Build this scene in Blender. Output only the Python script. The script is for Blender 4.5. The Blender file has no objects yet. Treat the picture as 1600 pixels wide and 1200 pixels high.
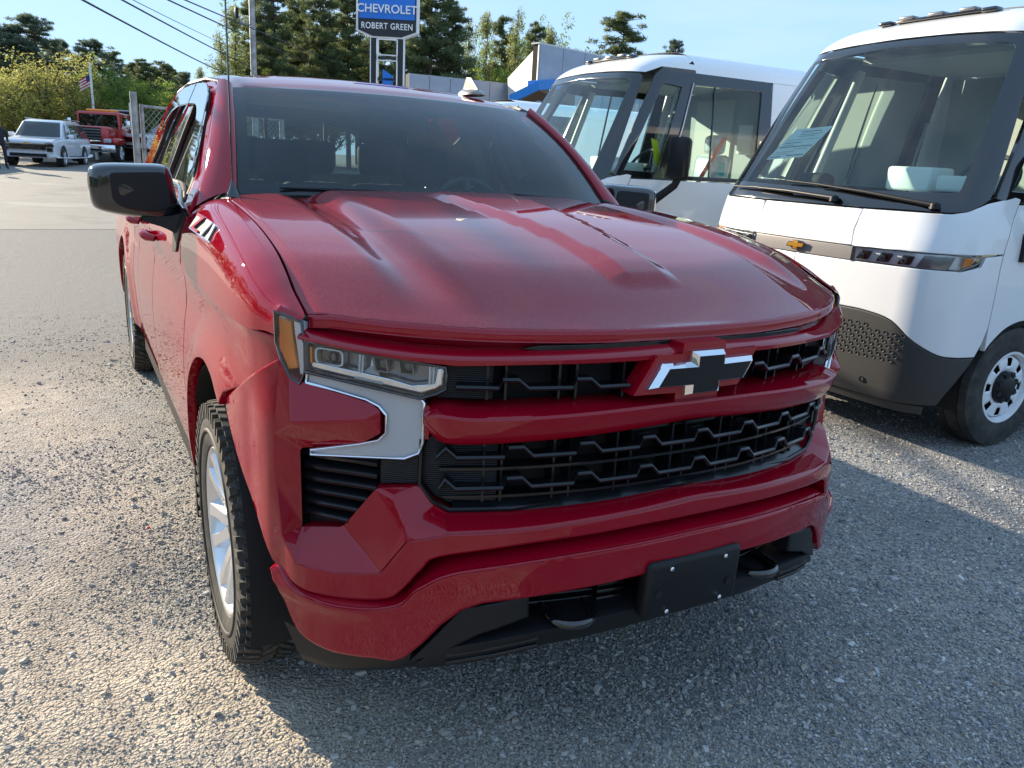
import bpy, bmesh, math, random
import numpy as np
from mathutils import Vector, Matrix, Euler
from mathutils.geometry import delaunay_2d_cdt
R=math.radians
random.seed(7); rng=np.random.RandomState(7)
scene=bpy.context.scene; COL=scene.collection
# ------------------------------------------------------------------ camera, sky, sun, exposure
CAM=Vector((-1.337,-1.442,1.573)); YAW,PIT,ROL,FPX=.5131,.2696,.0551,1242.
cy_,sy_,cp_,sp_,cr_,sr_=math.cos(YAW),math.sin(YAW),math.cos(PIT),math.sin(PIT),math.cos(ROL),math.sin(ROL)
FWD=Vector((sy_*cp_,cy_*cp_,-sp_)); r0=Vector((cy_,-sy_,0)); u0=r0.cross(FWD)
RGT=cr_*r0+sr_*u0; UPV=-sr_*r0+cr_*u0
cd=bpy.data.cameras.new('camera'); cam=bpy.data.objects.new('camera',cd); COL.objects.link(cam); scene.camera=cam
cam.matrix_world=Matrix(((RGT.x,UPV.x,-FWD.x,CAM.x),(RGT.y,UPV.y,-FWD.y,CAM.y),(RGT.z,UPV.z,-FWD.z,CAM.z),(0,0,0,1)))
cd.sensor_width=36; cd.sensor_fit='HORIZONTAL'; cd.lens=36*FPX/1600; cd.clip_start=.05; cd.clip_end=3000
SUN=Vector((-1.2,2.7,1.04)).normalized()
w=bpy.data.worlds.new('World'); scene.world=w; w.use_nodes=True
nt=w.node_tree; nt.nodes.clear()
sky=nt.nodes.new('ShaderNodeTexSky'); sky.sky_type='NISHITA'; sky.sun_disc=False
sky.sun_elevation=math.asin(SUN.z); sky.sun_rotation=math.atan2(SUN.x,SUN.y)%(2*math.pi)
sky.air_density=1.0; sky.dust_density=.15; sky.ozone_density=1.6
tc=nt.nodes.new('ShaderNodeTexCoord'); mp=nt.nodes.new('ShaderNodeMapping'); mp.inputs['Scale'].default_value=(1.2,.5,5)
mp.inputs['Rotation'].default_value=(0,.15,.9)
ns=nt.nodes.new('ShaderNodeTexNoise'); ns.inputs['Scale'].default_value=2.2; ns.inputs['Detail'].default_value=7; ns.inputs['Roughness'].default_value=.6
rp=nt.nodes.new('ShaderNodeValToRGB'); rp.color_ramp.elements[0].position=.5; rp.color_ramp.elements[1].position=.85
rp.color_ramp.elements[1].color=(.5,.5,.5,1)
mx=nt.nodes.new('ShaderNodeMixRGB'); mx.inputs[2].default_value=(4.6,5.0,5.4,1)
bg=nt.nodes.new('ShaderNodeBackground'); bg.inputs['Strength'].default_value=.09
ow=nt.nodes.new('ShaderNodeOutputWorld')
L=nt.links.new
L(tc.outputs['Generated'],mp.inputs[0]); L(mp.outputs[0],ns.inputs['Vector']); L(ns.outputs['Fac'],rp.inputs[0]); L(rp.outputs[0],mx.inputs[0])
m0=nt.nodes.new('ShaderNodeMixRGB'); m0.inputs[0].default_value=.86; m0.inputs[2].default_value=(2.5,4.0,6.1,1); L(sky.outputs[0],m0.inputs[1]); L(m0.outputs[0],mx.inputs[1]); L(mx.outputs[0],bg.inputs[0]); L(bg.outputs[0],ow.inputs[0])
sl=bpy.data.lights.new('sun','SUN'); sl.energy=5.0; sl.angle=R(.5); sl.color=(1,.86,.66)
so=bpy.data.objects.new('sun',sl); COL.objects.link(so); so.rotation_euler=SUN.to_track_quat('Z','Y').to_euler()
scene.view_settings.view_transform='Standard'; scene.view_settings.look='None'; scene.view_settings.gamma=1
scene.view_settings.exposure=1.22
try: scene.view_settings.use_curve_mapping=False
except Exception: pass
# ------------------------------------------------------------------ materials
M={}
def mat(name,col,rough=.5,metal=0.,coat=0.,spec=.5,alpha=None):
    m=bpy.data.materials.new(name); m.use_nodes=True; b=m.node_tree.nodes['Principled BSDF']
    b.inputs['Base Color'].default_value=(*col,1); b.inputs['Roughness'].default_value=rough; b.inputs['Metallic'].default_value=metal
    b.inputs['Coat Weight'].default_value=coat; b.inputs['Coat Roughness'].default_value=.03; b.inputs['Specular IOR Level'].default_value=spec
    M[name]=m; return m
def nodes(m): return m.node_tree.nodes, m.node_tree.links.new, m.node_tree.nodes['Principled BSDF']
def noise(m,scale,detail=4,rough=.55,vec='Object'):
    n,l,b=nodes(m); t=n.new('ShaderNodeTexCoord'); k=n.new('ShaderNodeTexNoise'); k.inputs['Scale'].default_value=scale
    k.inputs['Detail'].default_value=detail; k.inputs['Roughness'].default_value=rough; l(t.outputs[vec],k.inputs['Vector']); return k
def ramp(m,src,stops):
    n,l,b=nodes(m); r=n.new('ShaderNodeValToRGB'); e=r.color_ramp.elements
    e[0].position,e[0].color=stops[0][0],(*stops[0][1],1); e[1].position,e[1].color=stops[-1][0],(*stops[-1][1],1)
    for p,c in stops[1:-1]:
        x=e.new(p); x.color=(*c,1)
    l(src,r.inputs[0]); return r
def bump(m,src,strength,dist,prev=None):
    n,l,b=nodes(m); k=n.new('ShaderNodeBump'); k.inputs['Strength'].default_value=strength; k.inputs['Distance'].default_value=dist
    l(src,k.inputs['Height']); 
    if prev: l(prev.outputs[0],k.inputs['Normal'])
    l(k.outputs[0],b.inputs['Normal']); return k
def vary(m,a,c,scale,detail=4,lo=.35,hi=.65):
    n,l,b=nodes(m); k=noise(m,scale,detail); r=ramp(m,k.outputs['Fac'],[(lo,a),(hi,c)]); l(r.outputs[0],b.inputs['Base Color']); return k
def dusty(m,base,dust,amount,top=True,coat=1.,rough=.3,fleck=260):
    """a film of settled dust and dried drops over the paint, thicker on upward faces"""
    n,l,b=nodes(m)
    f=noise(m,fleck,2,.7); f2=noise(m,3.,5,.6); g=n.new('ShaderNodeNewGeometry'); sx=n.new('ShaderNodeSeparateXYZ'); l(g.outputs['True Normal'],sx.inputs[0])
    r=ramp(m,f.outputs['Fac'],[(.42,(0,0,0)),(.72,(1,1,1))]); r2=ramp(m,f2.outputs['Fac'],[(.3,(.35,.35,.35)),(.7,(1,1,1))])
    mu=n.new('ShaderNodeMath'); mu.operation='MULTIPLY'; l(r.outputs[0],mu.inputs[0]); l(r2.outputs[0],mu.inputs[1])
    mr=n.new('ShaderNodeMapRange'); mr.inputs[1].default_value=-.1; mr.inputs[2].default_value=1; mr.inputs[3].default_value=.12 if top else .5; mr.inputs[4].default_value=1.
    l(sx.outputs['Z'],mr.inputs[0]); mu2=n.new('ShaderNodeMath'); mu2.operation='MULTIPLY'; l(mu.outputs[0],mu2.inputs[0]); l(mr.outputs[0],mu2.inputs[1])
    mu3=n.new('ShaderNodeMath'); mu3.operation='MULTIPLY'; l(mu2.outputs[0],mu3.inputs[0]); mu3.inputs[1].default_value=amount
    mxx=n.new('ShaderNodeMixRGB'); mxx.inputs[1].default_value=(*base,1); mxx.inputs[2].default_value=(*dust,1); l(mu3.outputs[0],mxx.inputs[0]); l(mxx.outputs[0],b.inputs['Base Color'])
    cr=n.new('ShaderNodeMapRange'); cr.inputs[3].default_value=.008; cr.inputs[4].default_value=.25; l(mu3.outputs[0],cr.inputs[0]); l(cr.outputs[0],b.inputs['Coat Roughness'])
    cm=n.new('ShaderNodeMapRange'); cm.inputs[3].default_value=b.inputs['Metallic'].default_value; cm.inputs[4].default_value=0; l(mu3.outputs[0],cm.inputs[0]); l(cm.outputs[0],b.inputs['Metallic'])
    pass
m=mat('red_paint',(.27,.0004,.011),.5,0,1.,0); dusty(m,(.27,.0004,.011),(.42,.28,.22),.03)
m=mat('red_paint_dusty',(.23,.0004,.010),.5,0,1.,0); dusty(m,(.23,.0004,.010),(.46,.33,.29),.27,fleck=420)
m=mat('white_paint',(.74,.75,.76),.4,0,.9); dusty(m,(.74,.75,.76),(.55,.5,.44),.12)
mat('white_far',(.72,.74,.78),.35,0,.8); mat('red_far',(.45,.02,.02),.35,.2,.8)
mat('gloss_black',(.006,.006,.007),.12,0,1.)
m=mat('black_plastic',(.008,.0085,.010),.45,0,0,.3); k=noise(m,700,2); bump(m,k.outputs['Fac'],.25,.0006)
m=mat('grey_plastic',(.034,.033,.032),.6); k=noise(m,500,2); bump(m,k.outputs['Fac'],.3,.0008)
mat('grille_black',(.006,.0065,.008),.25,0,.3,.3); mat('deep_black',(.004,.004,.004),.8)
mat('chrome',(.75,.76,.78),.06,1.); mat('bright_metal',(.62,.63,.64),.22,1.); mat('steel',(.35,.35,.36),.35,1.)
m=mat('rubber',(.018,.018,.018),.75); vary(m,(.014,.014,.014),(.05,.046,.04),14,5)
m=mat('tread_rubber',(.03,.028,.025),.85); vary(m,(.02,.019,.018),(.085,.075,.06),22,5)
mat('orange_lens',(1.,.30,.015),.25,0,.6); bpy.data.materials['orange_lens'].node_tree.nodes['Principled BSDF'].inputs['Emission Strength'].default_value=0
mat('red_lens',(.6,.01,.01),.15,0,1.); mat('lamp_silver',(.86,.88,.90),.3,.25,.6); mat('drl_white',(.36,.37,.39),.22,0,1.)
mat('lamp_grey',(.20,.20,.205),.3,.6,.6); mat('band_grey',(.22,.205,.20),.38,.1,.5); mat('seat_black',(.055,.057,.06),.75); mat('interior_dark',(.014,.014,.016),.8)
mat('interior_grey',(.36,.38,.38),.7); mat('trim_pale',(.5,.49,.45),.5); mat('fin_beige',(.22,.19,.16),.4,0,.5); mat('paper',(.78,.78,.74),.6); mat('ink',(.03,.03,.04),.6)
mat('gold',(.75,.42,.06),.25,.9,.5); mat('sign_blue',(.01,.16,.62),.35); mat('sign_black',(.012,.013,.016),.4); mat('sign_white',(.8,.8,.8),.45)
mat('yellow_tag',(.75,.78,.02),.6); mat('red_belt',(.7,.06,.02),.5); mat('teal_tag',(.02,.30,.36),.5)
mat('flag_red',(.5,.03,.03),.8); mat('flag_blue',(.02,.03,.15),.8); mat('flag_white',(.7,.7,.7),.8)
mat('cloth_dark',(.02,.022,.03),.85); mat('skin',(.45,.26,.19),.5); mat('hair',(.03,.018,.01),.7)
m=mat('cladding_blue',(.30,.33,.40),.35,.35); vary(m,(.27,.30,.36),(.34,.37,.44),1.2)
m=mat('cladding_sunlit',(.62,.60,.56),.45); mat('canopy_blue',(.01,.20,.60),.35); mat('soffit_brown',(.16,.10,.06),.8)  # cream cladding: sunlight on the slanted wall mixed into the colour
m=mat('galvanised',(.32,.32,.32),.5,.6); vary(m,(.24,.24,.24),(.42,.41,.40),8)
m=mat('bark',(.10,.07,.05),.9); vary(m,(.06,.045,.035),(.16,.12,.09),6); mat('wire_black',(.01,.01,.012),.6)
mat('alu_rim',(.72,.73,.75),.28,.7,.6); mat('rim_white',(.75,.76,.78),.35,0,.6); mat('green_print',(.05,.35,.10),.5); mat('grey_print',(.12,.13,.14),.5)
mat('plastic_wrap',(.5,.55,.55),.15,0,.8)
def glassmat(name,tint,refl_boost=1.,ior=1.5,dark=None):
    m=bpy.data.materials.new(name); m.use_nodes=True; n=m.node_tree.nodes; l=m.node_tree.links.new; n.clear()
    t=n.new('ShaderNodeBsdfTransparent'); t.inputs[0].default_value=(*tint,1); g=n.new('ShaderNodeBsdfGlossy'); g.inputs['Roughness'].default_value=.01
    f=n.new('ShaderNodeFresnel'); f.inputs[0].default_value=ior; a=n.new('ShaderNodeMath'); a.operation='MULTIPLY'; a.inputs[1].default_value=refl_boost; a.use_clamp=True
    s=n.new('ShaderNodeMixShader'); o=n.new('ShaderNodeOutputMaterial'); l(f.outputs[0],a.inputs[0]); l(a.outputs[0],s.inputs[0]); l(t.outputs[0],s.inputs[1]); l(g.outputs[0],s.inputs[2])
    # thin film of grime
    tc=n.new('ShaderNodeTexCoord'); k=n.new('ShaderNodeTexNoise'); k.inputs['Scale'].default_value=4; k.inputs['Detail'].default_value=6; l(tc.outputs['Object'],k.inputs[0])
    r=n.new('ShaderNodeMapRange'); r.inputs[1].default_value=.3;r.inputs[2].default_value=.8; r.inputs[3].default_value=.0; r.inputs[4].default_value=.03; l(k.outputs['Fac'],r.inputs[0])
    d=n.new('ShaderNodeBsdfDiffuse'); d.inputs[0].default_value=(.5,.52,.54,1); s2=n.new('ShaderNodeMixShader'); l(r.outputs[0],s2.inputs[0]); l(s.outputs[0],s2.inputs[1]); l(d.outputs[0],s2.inputs[2]); l(s2.outputs[0],o.inputs[0])
    M[name]=m; return m
glassmat('windshield_glass',(.70,.86,.84),1.15); glassmat('side_glass',(.52,.62,.60),1.8); glassmat('visor_smoke',(.30,.33,.36),3.5)
glassmat('van_glass',(.80,.97,.94),1.15); glassmat('lens_clear',(.93,.95,.96),1.3); glassmat('far_glass',(.10,.12,.12),1.6)
def pm(name): return M[name]
# ------------------------------------------------------------------ mesh helpers
def tag(o,label=None,cat=None,group=None,kind=None):
    if label: o['label']=label
    if cat: o['category']=cat
    if group: o['group']=group
    if kind: o['kind']=kind
    return o
def empty(name,loc=(0,0,0),rz=0,label=None,cat=None,group=None):
    o=bpy.data.objects.new(name,None); COL.objects.link(o); o.location=loc; o.rotation_euler=(0,0,rz); o.empty_display_size=.2
    return tag(o,label,cat,group)
def link(name,me,m,parent=None):
    o=bpy.data.objects.new(name,me); COL.objects.link(o)
    if m is not None:
        if isinstance(m,(list,tuple)):
            for q in m: me.materials.append(M[q])
        else: me.materials.append(M[m])
    if parent is not None: o.parent=parent
    return o
def mesh(name,V,F,m,parent=None,smooth=None,mi=None):
    me=bpy.data.meshes.new(name); me.from_pydata([tuple(v) for v in V],[],F); 
    if smooth is not None:
        for p in me.polygons: p.use_smooth=True
        me.set_sharp_from_angle(angle=R(smooth))
    if mi is not None:
        for p,i in zip(me.polygons,mi): p.material_index=i
    me.update(); return link(name,me,m,parent)
class MB:
    def __init__(s): s.V=[]; s.F=[]; s.I=[]
    def add(s,V,F,i=0):
        b=len(s.V); s.V+= [tuple(v) for v in V]; s.F+=[tuple(b+k for k in f) for f in F]; s.I+=[i]*len(F); return s
    def box(s,c,d,rot=None,i=0,taper=1.):
        V=[]
        for z in (-.5,.5):
            t=taper if z>0 else 1
            for x,y in ((-.5,-.5),(.5,-.5),(.5,.5),(-.5,.5)):
                v=Vector((x*d[0]*t,y*d[1]*t,z*d[2])); 
                if rot is not None: v=rot@v
                V.append(v+Vector(c))
        return s.add(V,[(3,2,1,0),(4,5,6,7),(0,1,5,4),(1,2,6,5),(2,3,7,6),(3,0,4,7)],i)
    def tube(s,pts,r,n=8,i=0,cap=True):
        pts=[Vector(p) for p in pts]; rr=r if hasattr(r,'__len__') else [r]*len(pts)
        V=[];F=[]; prev=None
        for k,p in enumerate(pts):
            t=(pts[min(k+1,len(pts)-1)]-pts[max(k-1,0)]).normalized()
            a=t.cross(Vector((0,0,1))) if abs(t.z)<.95 else t.cross(Vector((1,0,0)))
            if prev is not None:
                a=prev-t*prev.dot(t)
            a.normalize(); prev=a; b=t.cross(a)
            for j in range(n):
                th=2*math.pi*j/n; V.append(p+(a*math.cos(th)+b*math.sin(th))*rr[k])
        for k in range(len(pts)-1):
            for j in range(n): F.append((k*n+j,k*n+(j+1)%n,(k+1)*n+(j+1)%n,(k+1)*n+j))
        if cap: F.append(tuple(range(n))[::-1]); F.append(tuple((len(pts)-1)*n+j for j in range(n)))
        return s.add(V,F,i)
    def lathe(s,prof,axis='x',n=48,i=0,c=(0,0,0)):
        V=[];F=[]
        for (a,r) in prof:
            for j in range(n):
                th=2*math.pi*j/n
                v={'x':(a,r*math.cos(th),r*math.sin(th)),'z':(r*math.cos(th),r*math.sin(th),a),'y':(r*math.cos(th),a,r*math.sin(th))}[axis]
                V.append(Vector(v)+Vector(c))
        for k in range(len(prof)-1):
            for j in range(n): F.append((k*n+j,k*n+(j+1)%n,(k+1)*n+(j+1)%n,(k+1)*n+j))
        return s.add(V,F,i)
    def prism(s,poly,f0,f1,i=0):
        n=len(poly); V=[f0(*p) for p in poly]+[f1(*p) for p in poly]
        return s.add(V,[tuple(range(n)),tuple(range(2*n-1,n-1,-1))]+[(j,j+n,(j+1)%n+n,(j+1)%n) for j in range(n)],i)
    def make(s,name,m,parent=None,smooth=None): 
        o=mesh(name,s.V,s.F,m,parent,smooth,s.I if isinstance(m,(list,tuple)) else None)
        bm=bmesh.new(); bm.from_mesh(o.data); bmesh.ops.recalc_face_normals(bm,faces=bm.faces); bm.to_mesh(o.data); bm.free()
        return o
def rbox(name,c,d,r,m,parent=None,rot=None,seg=2,deform=None):
    bm=bmesh.new(); bmesh.ops.create_cube(bm,size=1)
    for v in bm.verts: v.co=Vector((v.co.x*d[0],v.co.y*d[1],v.co.z*d[2]))
    if deform:
        for v in bm.verts: v.co=Vector(deform(v.co))
    bmesh.ops.bevel(bm,geom=list(bm.edges),offset=r,segments=seg,affect='EDGES',profile=.5)
    for v in bm.verts:
        p=v.co
        if rot is not None: p=rot@p
        v.co=p+Vector(c)
    me=bpy.data.meshes.new(name); bm.to_mesh(me); bm.free()
    for p in me.polygons: p.use_smooth=True
    me.set_sharp_from_angle(angle=R(50)); return link(name,me,m,parent)
def cr(pts,n=8,closed=False):
    """Catmull-Rom through points"""
    P=[np.array(p,float) for p in pts]; out=[]; N=len(P); rng_=range(N if closed else N-1)
    for i in rng_:
        p0=P[(i-1)%N] if closed or i>0 else 2*P[0]-P[1]; p1=P[i]; p2=P[(i+1)%N]; p3=P[(i+2)%N] if closed or i+2<N else 2*P[-1]-P[-2]
        for k in range(n):
            t=k/n; out.append(.5*((2*p1)+(-p0+p2)*t+(2*p0-5*p1+4*p2-p3)*t*t+(-p0+3*p1-3*p2+p3)*t**3))
    if not closed: out.append(P[-1])
    return out
def loft(rows,nu=1,nv=1):
    """rows of points -> (V,F) grid with Catmull-Rom in both directions"""
    rr=[cr(r,nu) if nu>1 else [np.array(p,float) for p in r] for r in rows]
    if nv>1:
        cols=[cr([r[j] for r in rr],nv) for j in range(len(rr[0]))]; rr=[[c[i] for c in cols] for i in range(len(cols[0]))]
    n=len(rr[0]); V=[p for r in rr for p in r]; F=[(i*n+j,i*n+j+1,(i+1)*n+j+1,(i+1)*n+j) for i in range(len(rr)-1) for j in range(n-1)]
    return V,F
def interp(x,xs,ys):
    return float(np.interp(x,xs,ys))
class Sp:
    """monotone smooth 1-D curve"""
    def __init__(s,xs,ys):
        s.x=np.array(xs,float); s.y=np.array(ys,float); h=np.diff(s.x); d=np.diff(s.y)/h; m=np.zeros(len(xs)); m[0]=d[0]; m[-1]=d[-1]
        for i in range(1,len(xs)-1): m[i]=0 if d[i-1]*d[i]<=0 else (h[i-1]+h[i])/(h[i-1]/d[i-1]+h[i]/d[i]) if True else 0
        s.m=m
    def __call__(s,x):
        x=min(max(x,s.x[0]),s.x[-1]); i=min(max(int(np.searchsorted(s.x,x))-1,0),len(s.x)-2); h=s.x[i+1]-s.x[i]; t=(x-s.x[i])/h
        return float((2*t**3-3*t**2+1)*s.y[i]+(t**3-2*t**2+t)*h*s.m[i]+(-2*t**3+3*t**2)*s.y[i+1]+(t**3-t**2)*h*s.m[i+1])
def pip(P,poly):
    x,y=P[:,0],P[:,1]; ins=np.zeros(len(P),bool); n=len(poly)
    for i in range(n):
        x1,y1=poly[i]; x2,y2=poly[(i+1)%n]
        c=((y1>y)!=(y2>y)); 
        if y1!=y2: ins^= c&(x<(x2-x1)*(y-y1)/(y2-y1)+x1)
    return ins
def segdist(P,poly):
    D=np.full(len(P),1e9); n=len(poly)
    for i in range(n):
        a=np.array(poly[i]); b=np.array(poly[(i+1)%n]); ab=b-a; L2=ab@ab+1e-12
        t=np.clip(((P-a)@ab)/L2,0,1); q=a+t[:,None]*ab; D=np.minimum(D,np.linalg.norm(P-q,axis=1))
    return D
def densify(poly,step):
    out=[]
    for i in range(len(poly)):
        a=np.array(poly[i],float); b=np.array(poly[(i+1)%len(poly)],float); k=max(1,int(math.ceil(np.linalg.norm(b-a)/step)))
        for j in range(k): out.append(a+(b-a)*j/k)
    return out
def inset(poly,d):
    n=len(poly); out=[]; P=[np.array(p) for p in poly]
    area=sum(P[i][0]*P[(i+1)%n][1]-P[(i+1)%n][0]*P[i][1] for i in range(n)); sg=1 if area>0 else -1
    for i in range(n):
        a=P[i]-P[i-1]; b=P[(i+1)%n]-P[i]; a=a/(np.linalg.norm(a)+1e-9); b=b/(np.linalg.norm(b)+1e-9)
        na=np.array([-a[1],a[0]])*sg; nb=np.array([-b[1],b[0]])*sg; m=na+nb; m=m/(np.linalg.norm(m)+1e-9); c=max(.5,m@na); out.append(P[i]+m*d/c)
    return out
def panel(name,poly,surf,m,parent=None,step=.04,holes=(),thick=.015,bev=.004,drop=.6,lift=0.,out=None,label=None,extra=()):
    """a panel cut from a smooth surface: poly in (u,v) -> surf(u,v)=xyz; rounded edge, returned rim, analytic normals.
       out: function(pos)->approx outward vector"""
    rings=[]; 
    for pl in [poly]+list(holes):
        o=densify(pl,step*1.2); rings.append((o,inset(o,bev if pl is poly else -bev)))
    V2=[];E=[];outer=set()
    def addring(r,isout):
        b=len(V2); 
        for p in r:
            if isout: outer.add(len(V2))
            V2.append(tuple(p))
        for i in range(len(r)): E.append((b+i,b+(i+1)%len(r)))
    for o,i in rings: addring(o,True); addring(i,False)
    P0=np.array(rings[0][0]); lo,hi=P0.min(0),P0.max(0)
    g=np.array([(x,y) for x in np.arange(lo[0]+step/2,hi[0],step) for y in np.arange(lo[1]+step/2,hi[1],step)])
    if len(g):
        k=pip(g,rings[0][1]); 
        for _,h in rings[1:]: k&=~pip(g,h)
        k&=segdist(g,rings[0][1])>step*.35
        for _,h in rings[1:]: k&=segdist(g,h)>step*.35
        for p in g[k]: V2.append((float(p[0]),float(p[1])))
    for p in extra: V2.append(tuple(p))
    vo,eo,fo,ov,oe,of=delaunay_2d_cdt([Vector(v) for v in V2],E,[],0,1e-6)
    co=np.array([(v[0],v[1]) for v in vo]); tri=[f for f in fo]
    cen=np.array([co[list(f)].mean(0) for f in tri]); keep=pip(cen,rings[0][0])
    for h,_ in rings[1:]: keep&=~pip(cen,h)
    tri=[f for f,k in zip(tri,keep) if k]
    isout=[any(i in outer for i in src) for src in ov]
    used=sorted({i for f in tri for i in f}); ix={u:i for i,u in enumerate(used)}
    e=1e-3; pos=[];nor=[]
    for u in used:
        a,b=co[u]; p=Vector(surf(a,b)); du=Vector(surf(a+e,b))-Vector(surf(a-e,b)); dv=Vector(surf(a,b+e))-Vector(surf(a,b-e)); n=du.cross(dv)
        if n.length<1e-12: n=Vector((0,0,1))
        n.normalize(); ref=out(p) if out else None
        if ref is not None and n.dot(ref)<0: n=-n
        pos.append(p+n*lift); nor.append(n)
    T=[]
    for f in tri:
        t=[ix[i] for i in f]; fn=(pos[t[1]]-pos[t[0]]).cross(pos[t[2]]-pos[t[0]])
        if fn.dot(nor[t[0]]+nor[t[1]]+nor[t[2]])<0: t=t[::-1]
        T.append(tuple(t))
    ec={}
    for t in T:
        for i in range(3): ec.setdefault(frozenset((t[i],t[(i+1)%3])),[]).append((t[i],t[(i+1)%3]))
    bd=[v[0] for v in ec.values() if len(v)==1]
    nn=[n.copy() for n in nor]; acc={}
    for a,b in bd:
        t=(pos[b]-pos[a]); o=t.cross(nor[a])
        for q in (a,b): acc[q]=acc.get(q,Vector())+o.normalized()
    base=[p.copy() for p in pos]
    for q,o in acc.items():
        if o.length>1e-6: o.normalize(); nn[q]=(nor[q]*.75+o*.65).normalized(); pos[q]=pos[q]-nor[q]*bev*drop
    V=[p for p in pos]; F=list(T); NL=[nn[i] for t in T for i in t]
    bi={}
    for a,b in bd:
        for q in (a,b):
            if q not in bi: bi[q]=len(V); V.append(pos[q]-nor[q]*thick)
    fl=[]
    for a,b in bd:
        f=(b,a,bi[a],bi[b]); fn=(V[f[1]]-V[f[0]]).cross(V[f[2]]-V[f[1]]); fn=fn.normalized() if fn.length>1e-12 else nor[a]; F.append(f); NL+=[fn]*4
    me=bpy.data.meshes.new(name); me.from_pydata([tuple(v) for v in V],[],F)
    for p in me.polygons: p.use_smooth=True
    me.normals_split_custom_set([tuple(n) for n in NL]); me.update()
    o=link(name,me,m,parent)
    if label: o['label']=label
    return o
def rpoly(pts,r,n=4):
    """round the corners of a polygon (r: one radius or a list)"""
    P=[np.array(p,float) for p in pts]; N=len(P); out=[]
    for i in range(N):
        ri=r[i] if hasattr(r,'__len__') else r; a=P[i-1]-P[i]; b=P[(i+1)%N]-P[i]; la,lb=np.linalg.norm(a),np.linalg.norm(b); d=min(ri,la*.45,lb*.45)
        if d<1e-4: out.append(P[i]); continue
        s=P[i]+a/la*d; t=P[i]+b/lb*d
        for k in range(n+1):
            q=k/n; out.append((1-q)**2*s+2*q*(1-q)*P[i]+q*q*t)
    return out
def text_mesh(name,txt,size,m,parent,mtx,depth=.004,spacing=1.0,sx=1.):
    c=bpy.data.curves.new(name,'FONT'); c.body=txt; c.size=size; c.extrude=depth; c.align_x='CENTER'; c.align_y='CENTER'; c.space_character=spacing; c.offset=size*.012
    o=bpy.data.objects.new(name,c); COL.objects.link(o); bpy.context.view_layer.update()
    me=bpy.data.meshes.new_from_object(o.evaluated_get(bpy.context.evaluated_depsgraph_get())); bpy.data.objects.remove(o)
    me.materials.clear()
    me.transform(mtx@Matrix.Diagonal((sx,1,1,1))); return link(name,me,m,parent)
def frame(o,x,y,z): # matrix from axes
    x,y,z=Vector(x).normalized(),Vector(y).normalized(),Vector(z).normalized()
    return Matrix(((x.x,y.x,z.x,o[0]),(x.y,y.y,z.y,o[1]),(x.z,y.z,z.z,o[2]),(0,0,0,1)))
def children(o): return [c for c in bpy.data.objects if c.parent==o]
def copy_tree(o,parent=None,kids=None):
    if kids is None:
        kids={}
        for q in bpy.data.objects:
            if q.parent: kids.setdefault(q.parent.name,[]).append(q)
    c=o.copy(); COL.objects.link(c)
    if parent is not None: c.parent=parent
    for ch in kids.get(o.name,[]): copy_tree(ch,c,kids)
    return c
def at(px,py,dist):
    d=FWD+RGT*((px-800)/FPX)-UPV*((py-600)/FPX); return CAM+d*(dist/math.hypot(d.x,d.y))
def gz(x,y):
    """ground height: level by the vehicles, rising gently up the lot"""
    d=(x-CAM.x)*sy_+(y-CAM.y)*cy_
    return .019*max(0,d-10)**1.0 if d<90 else .019*80
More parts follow.
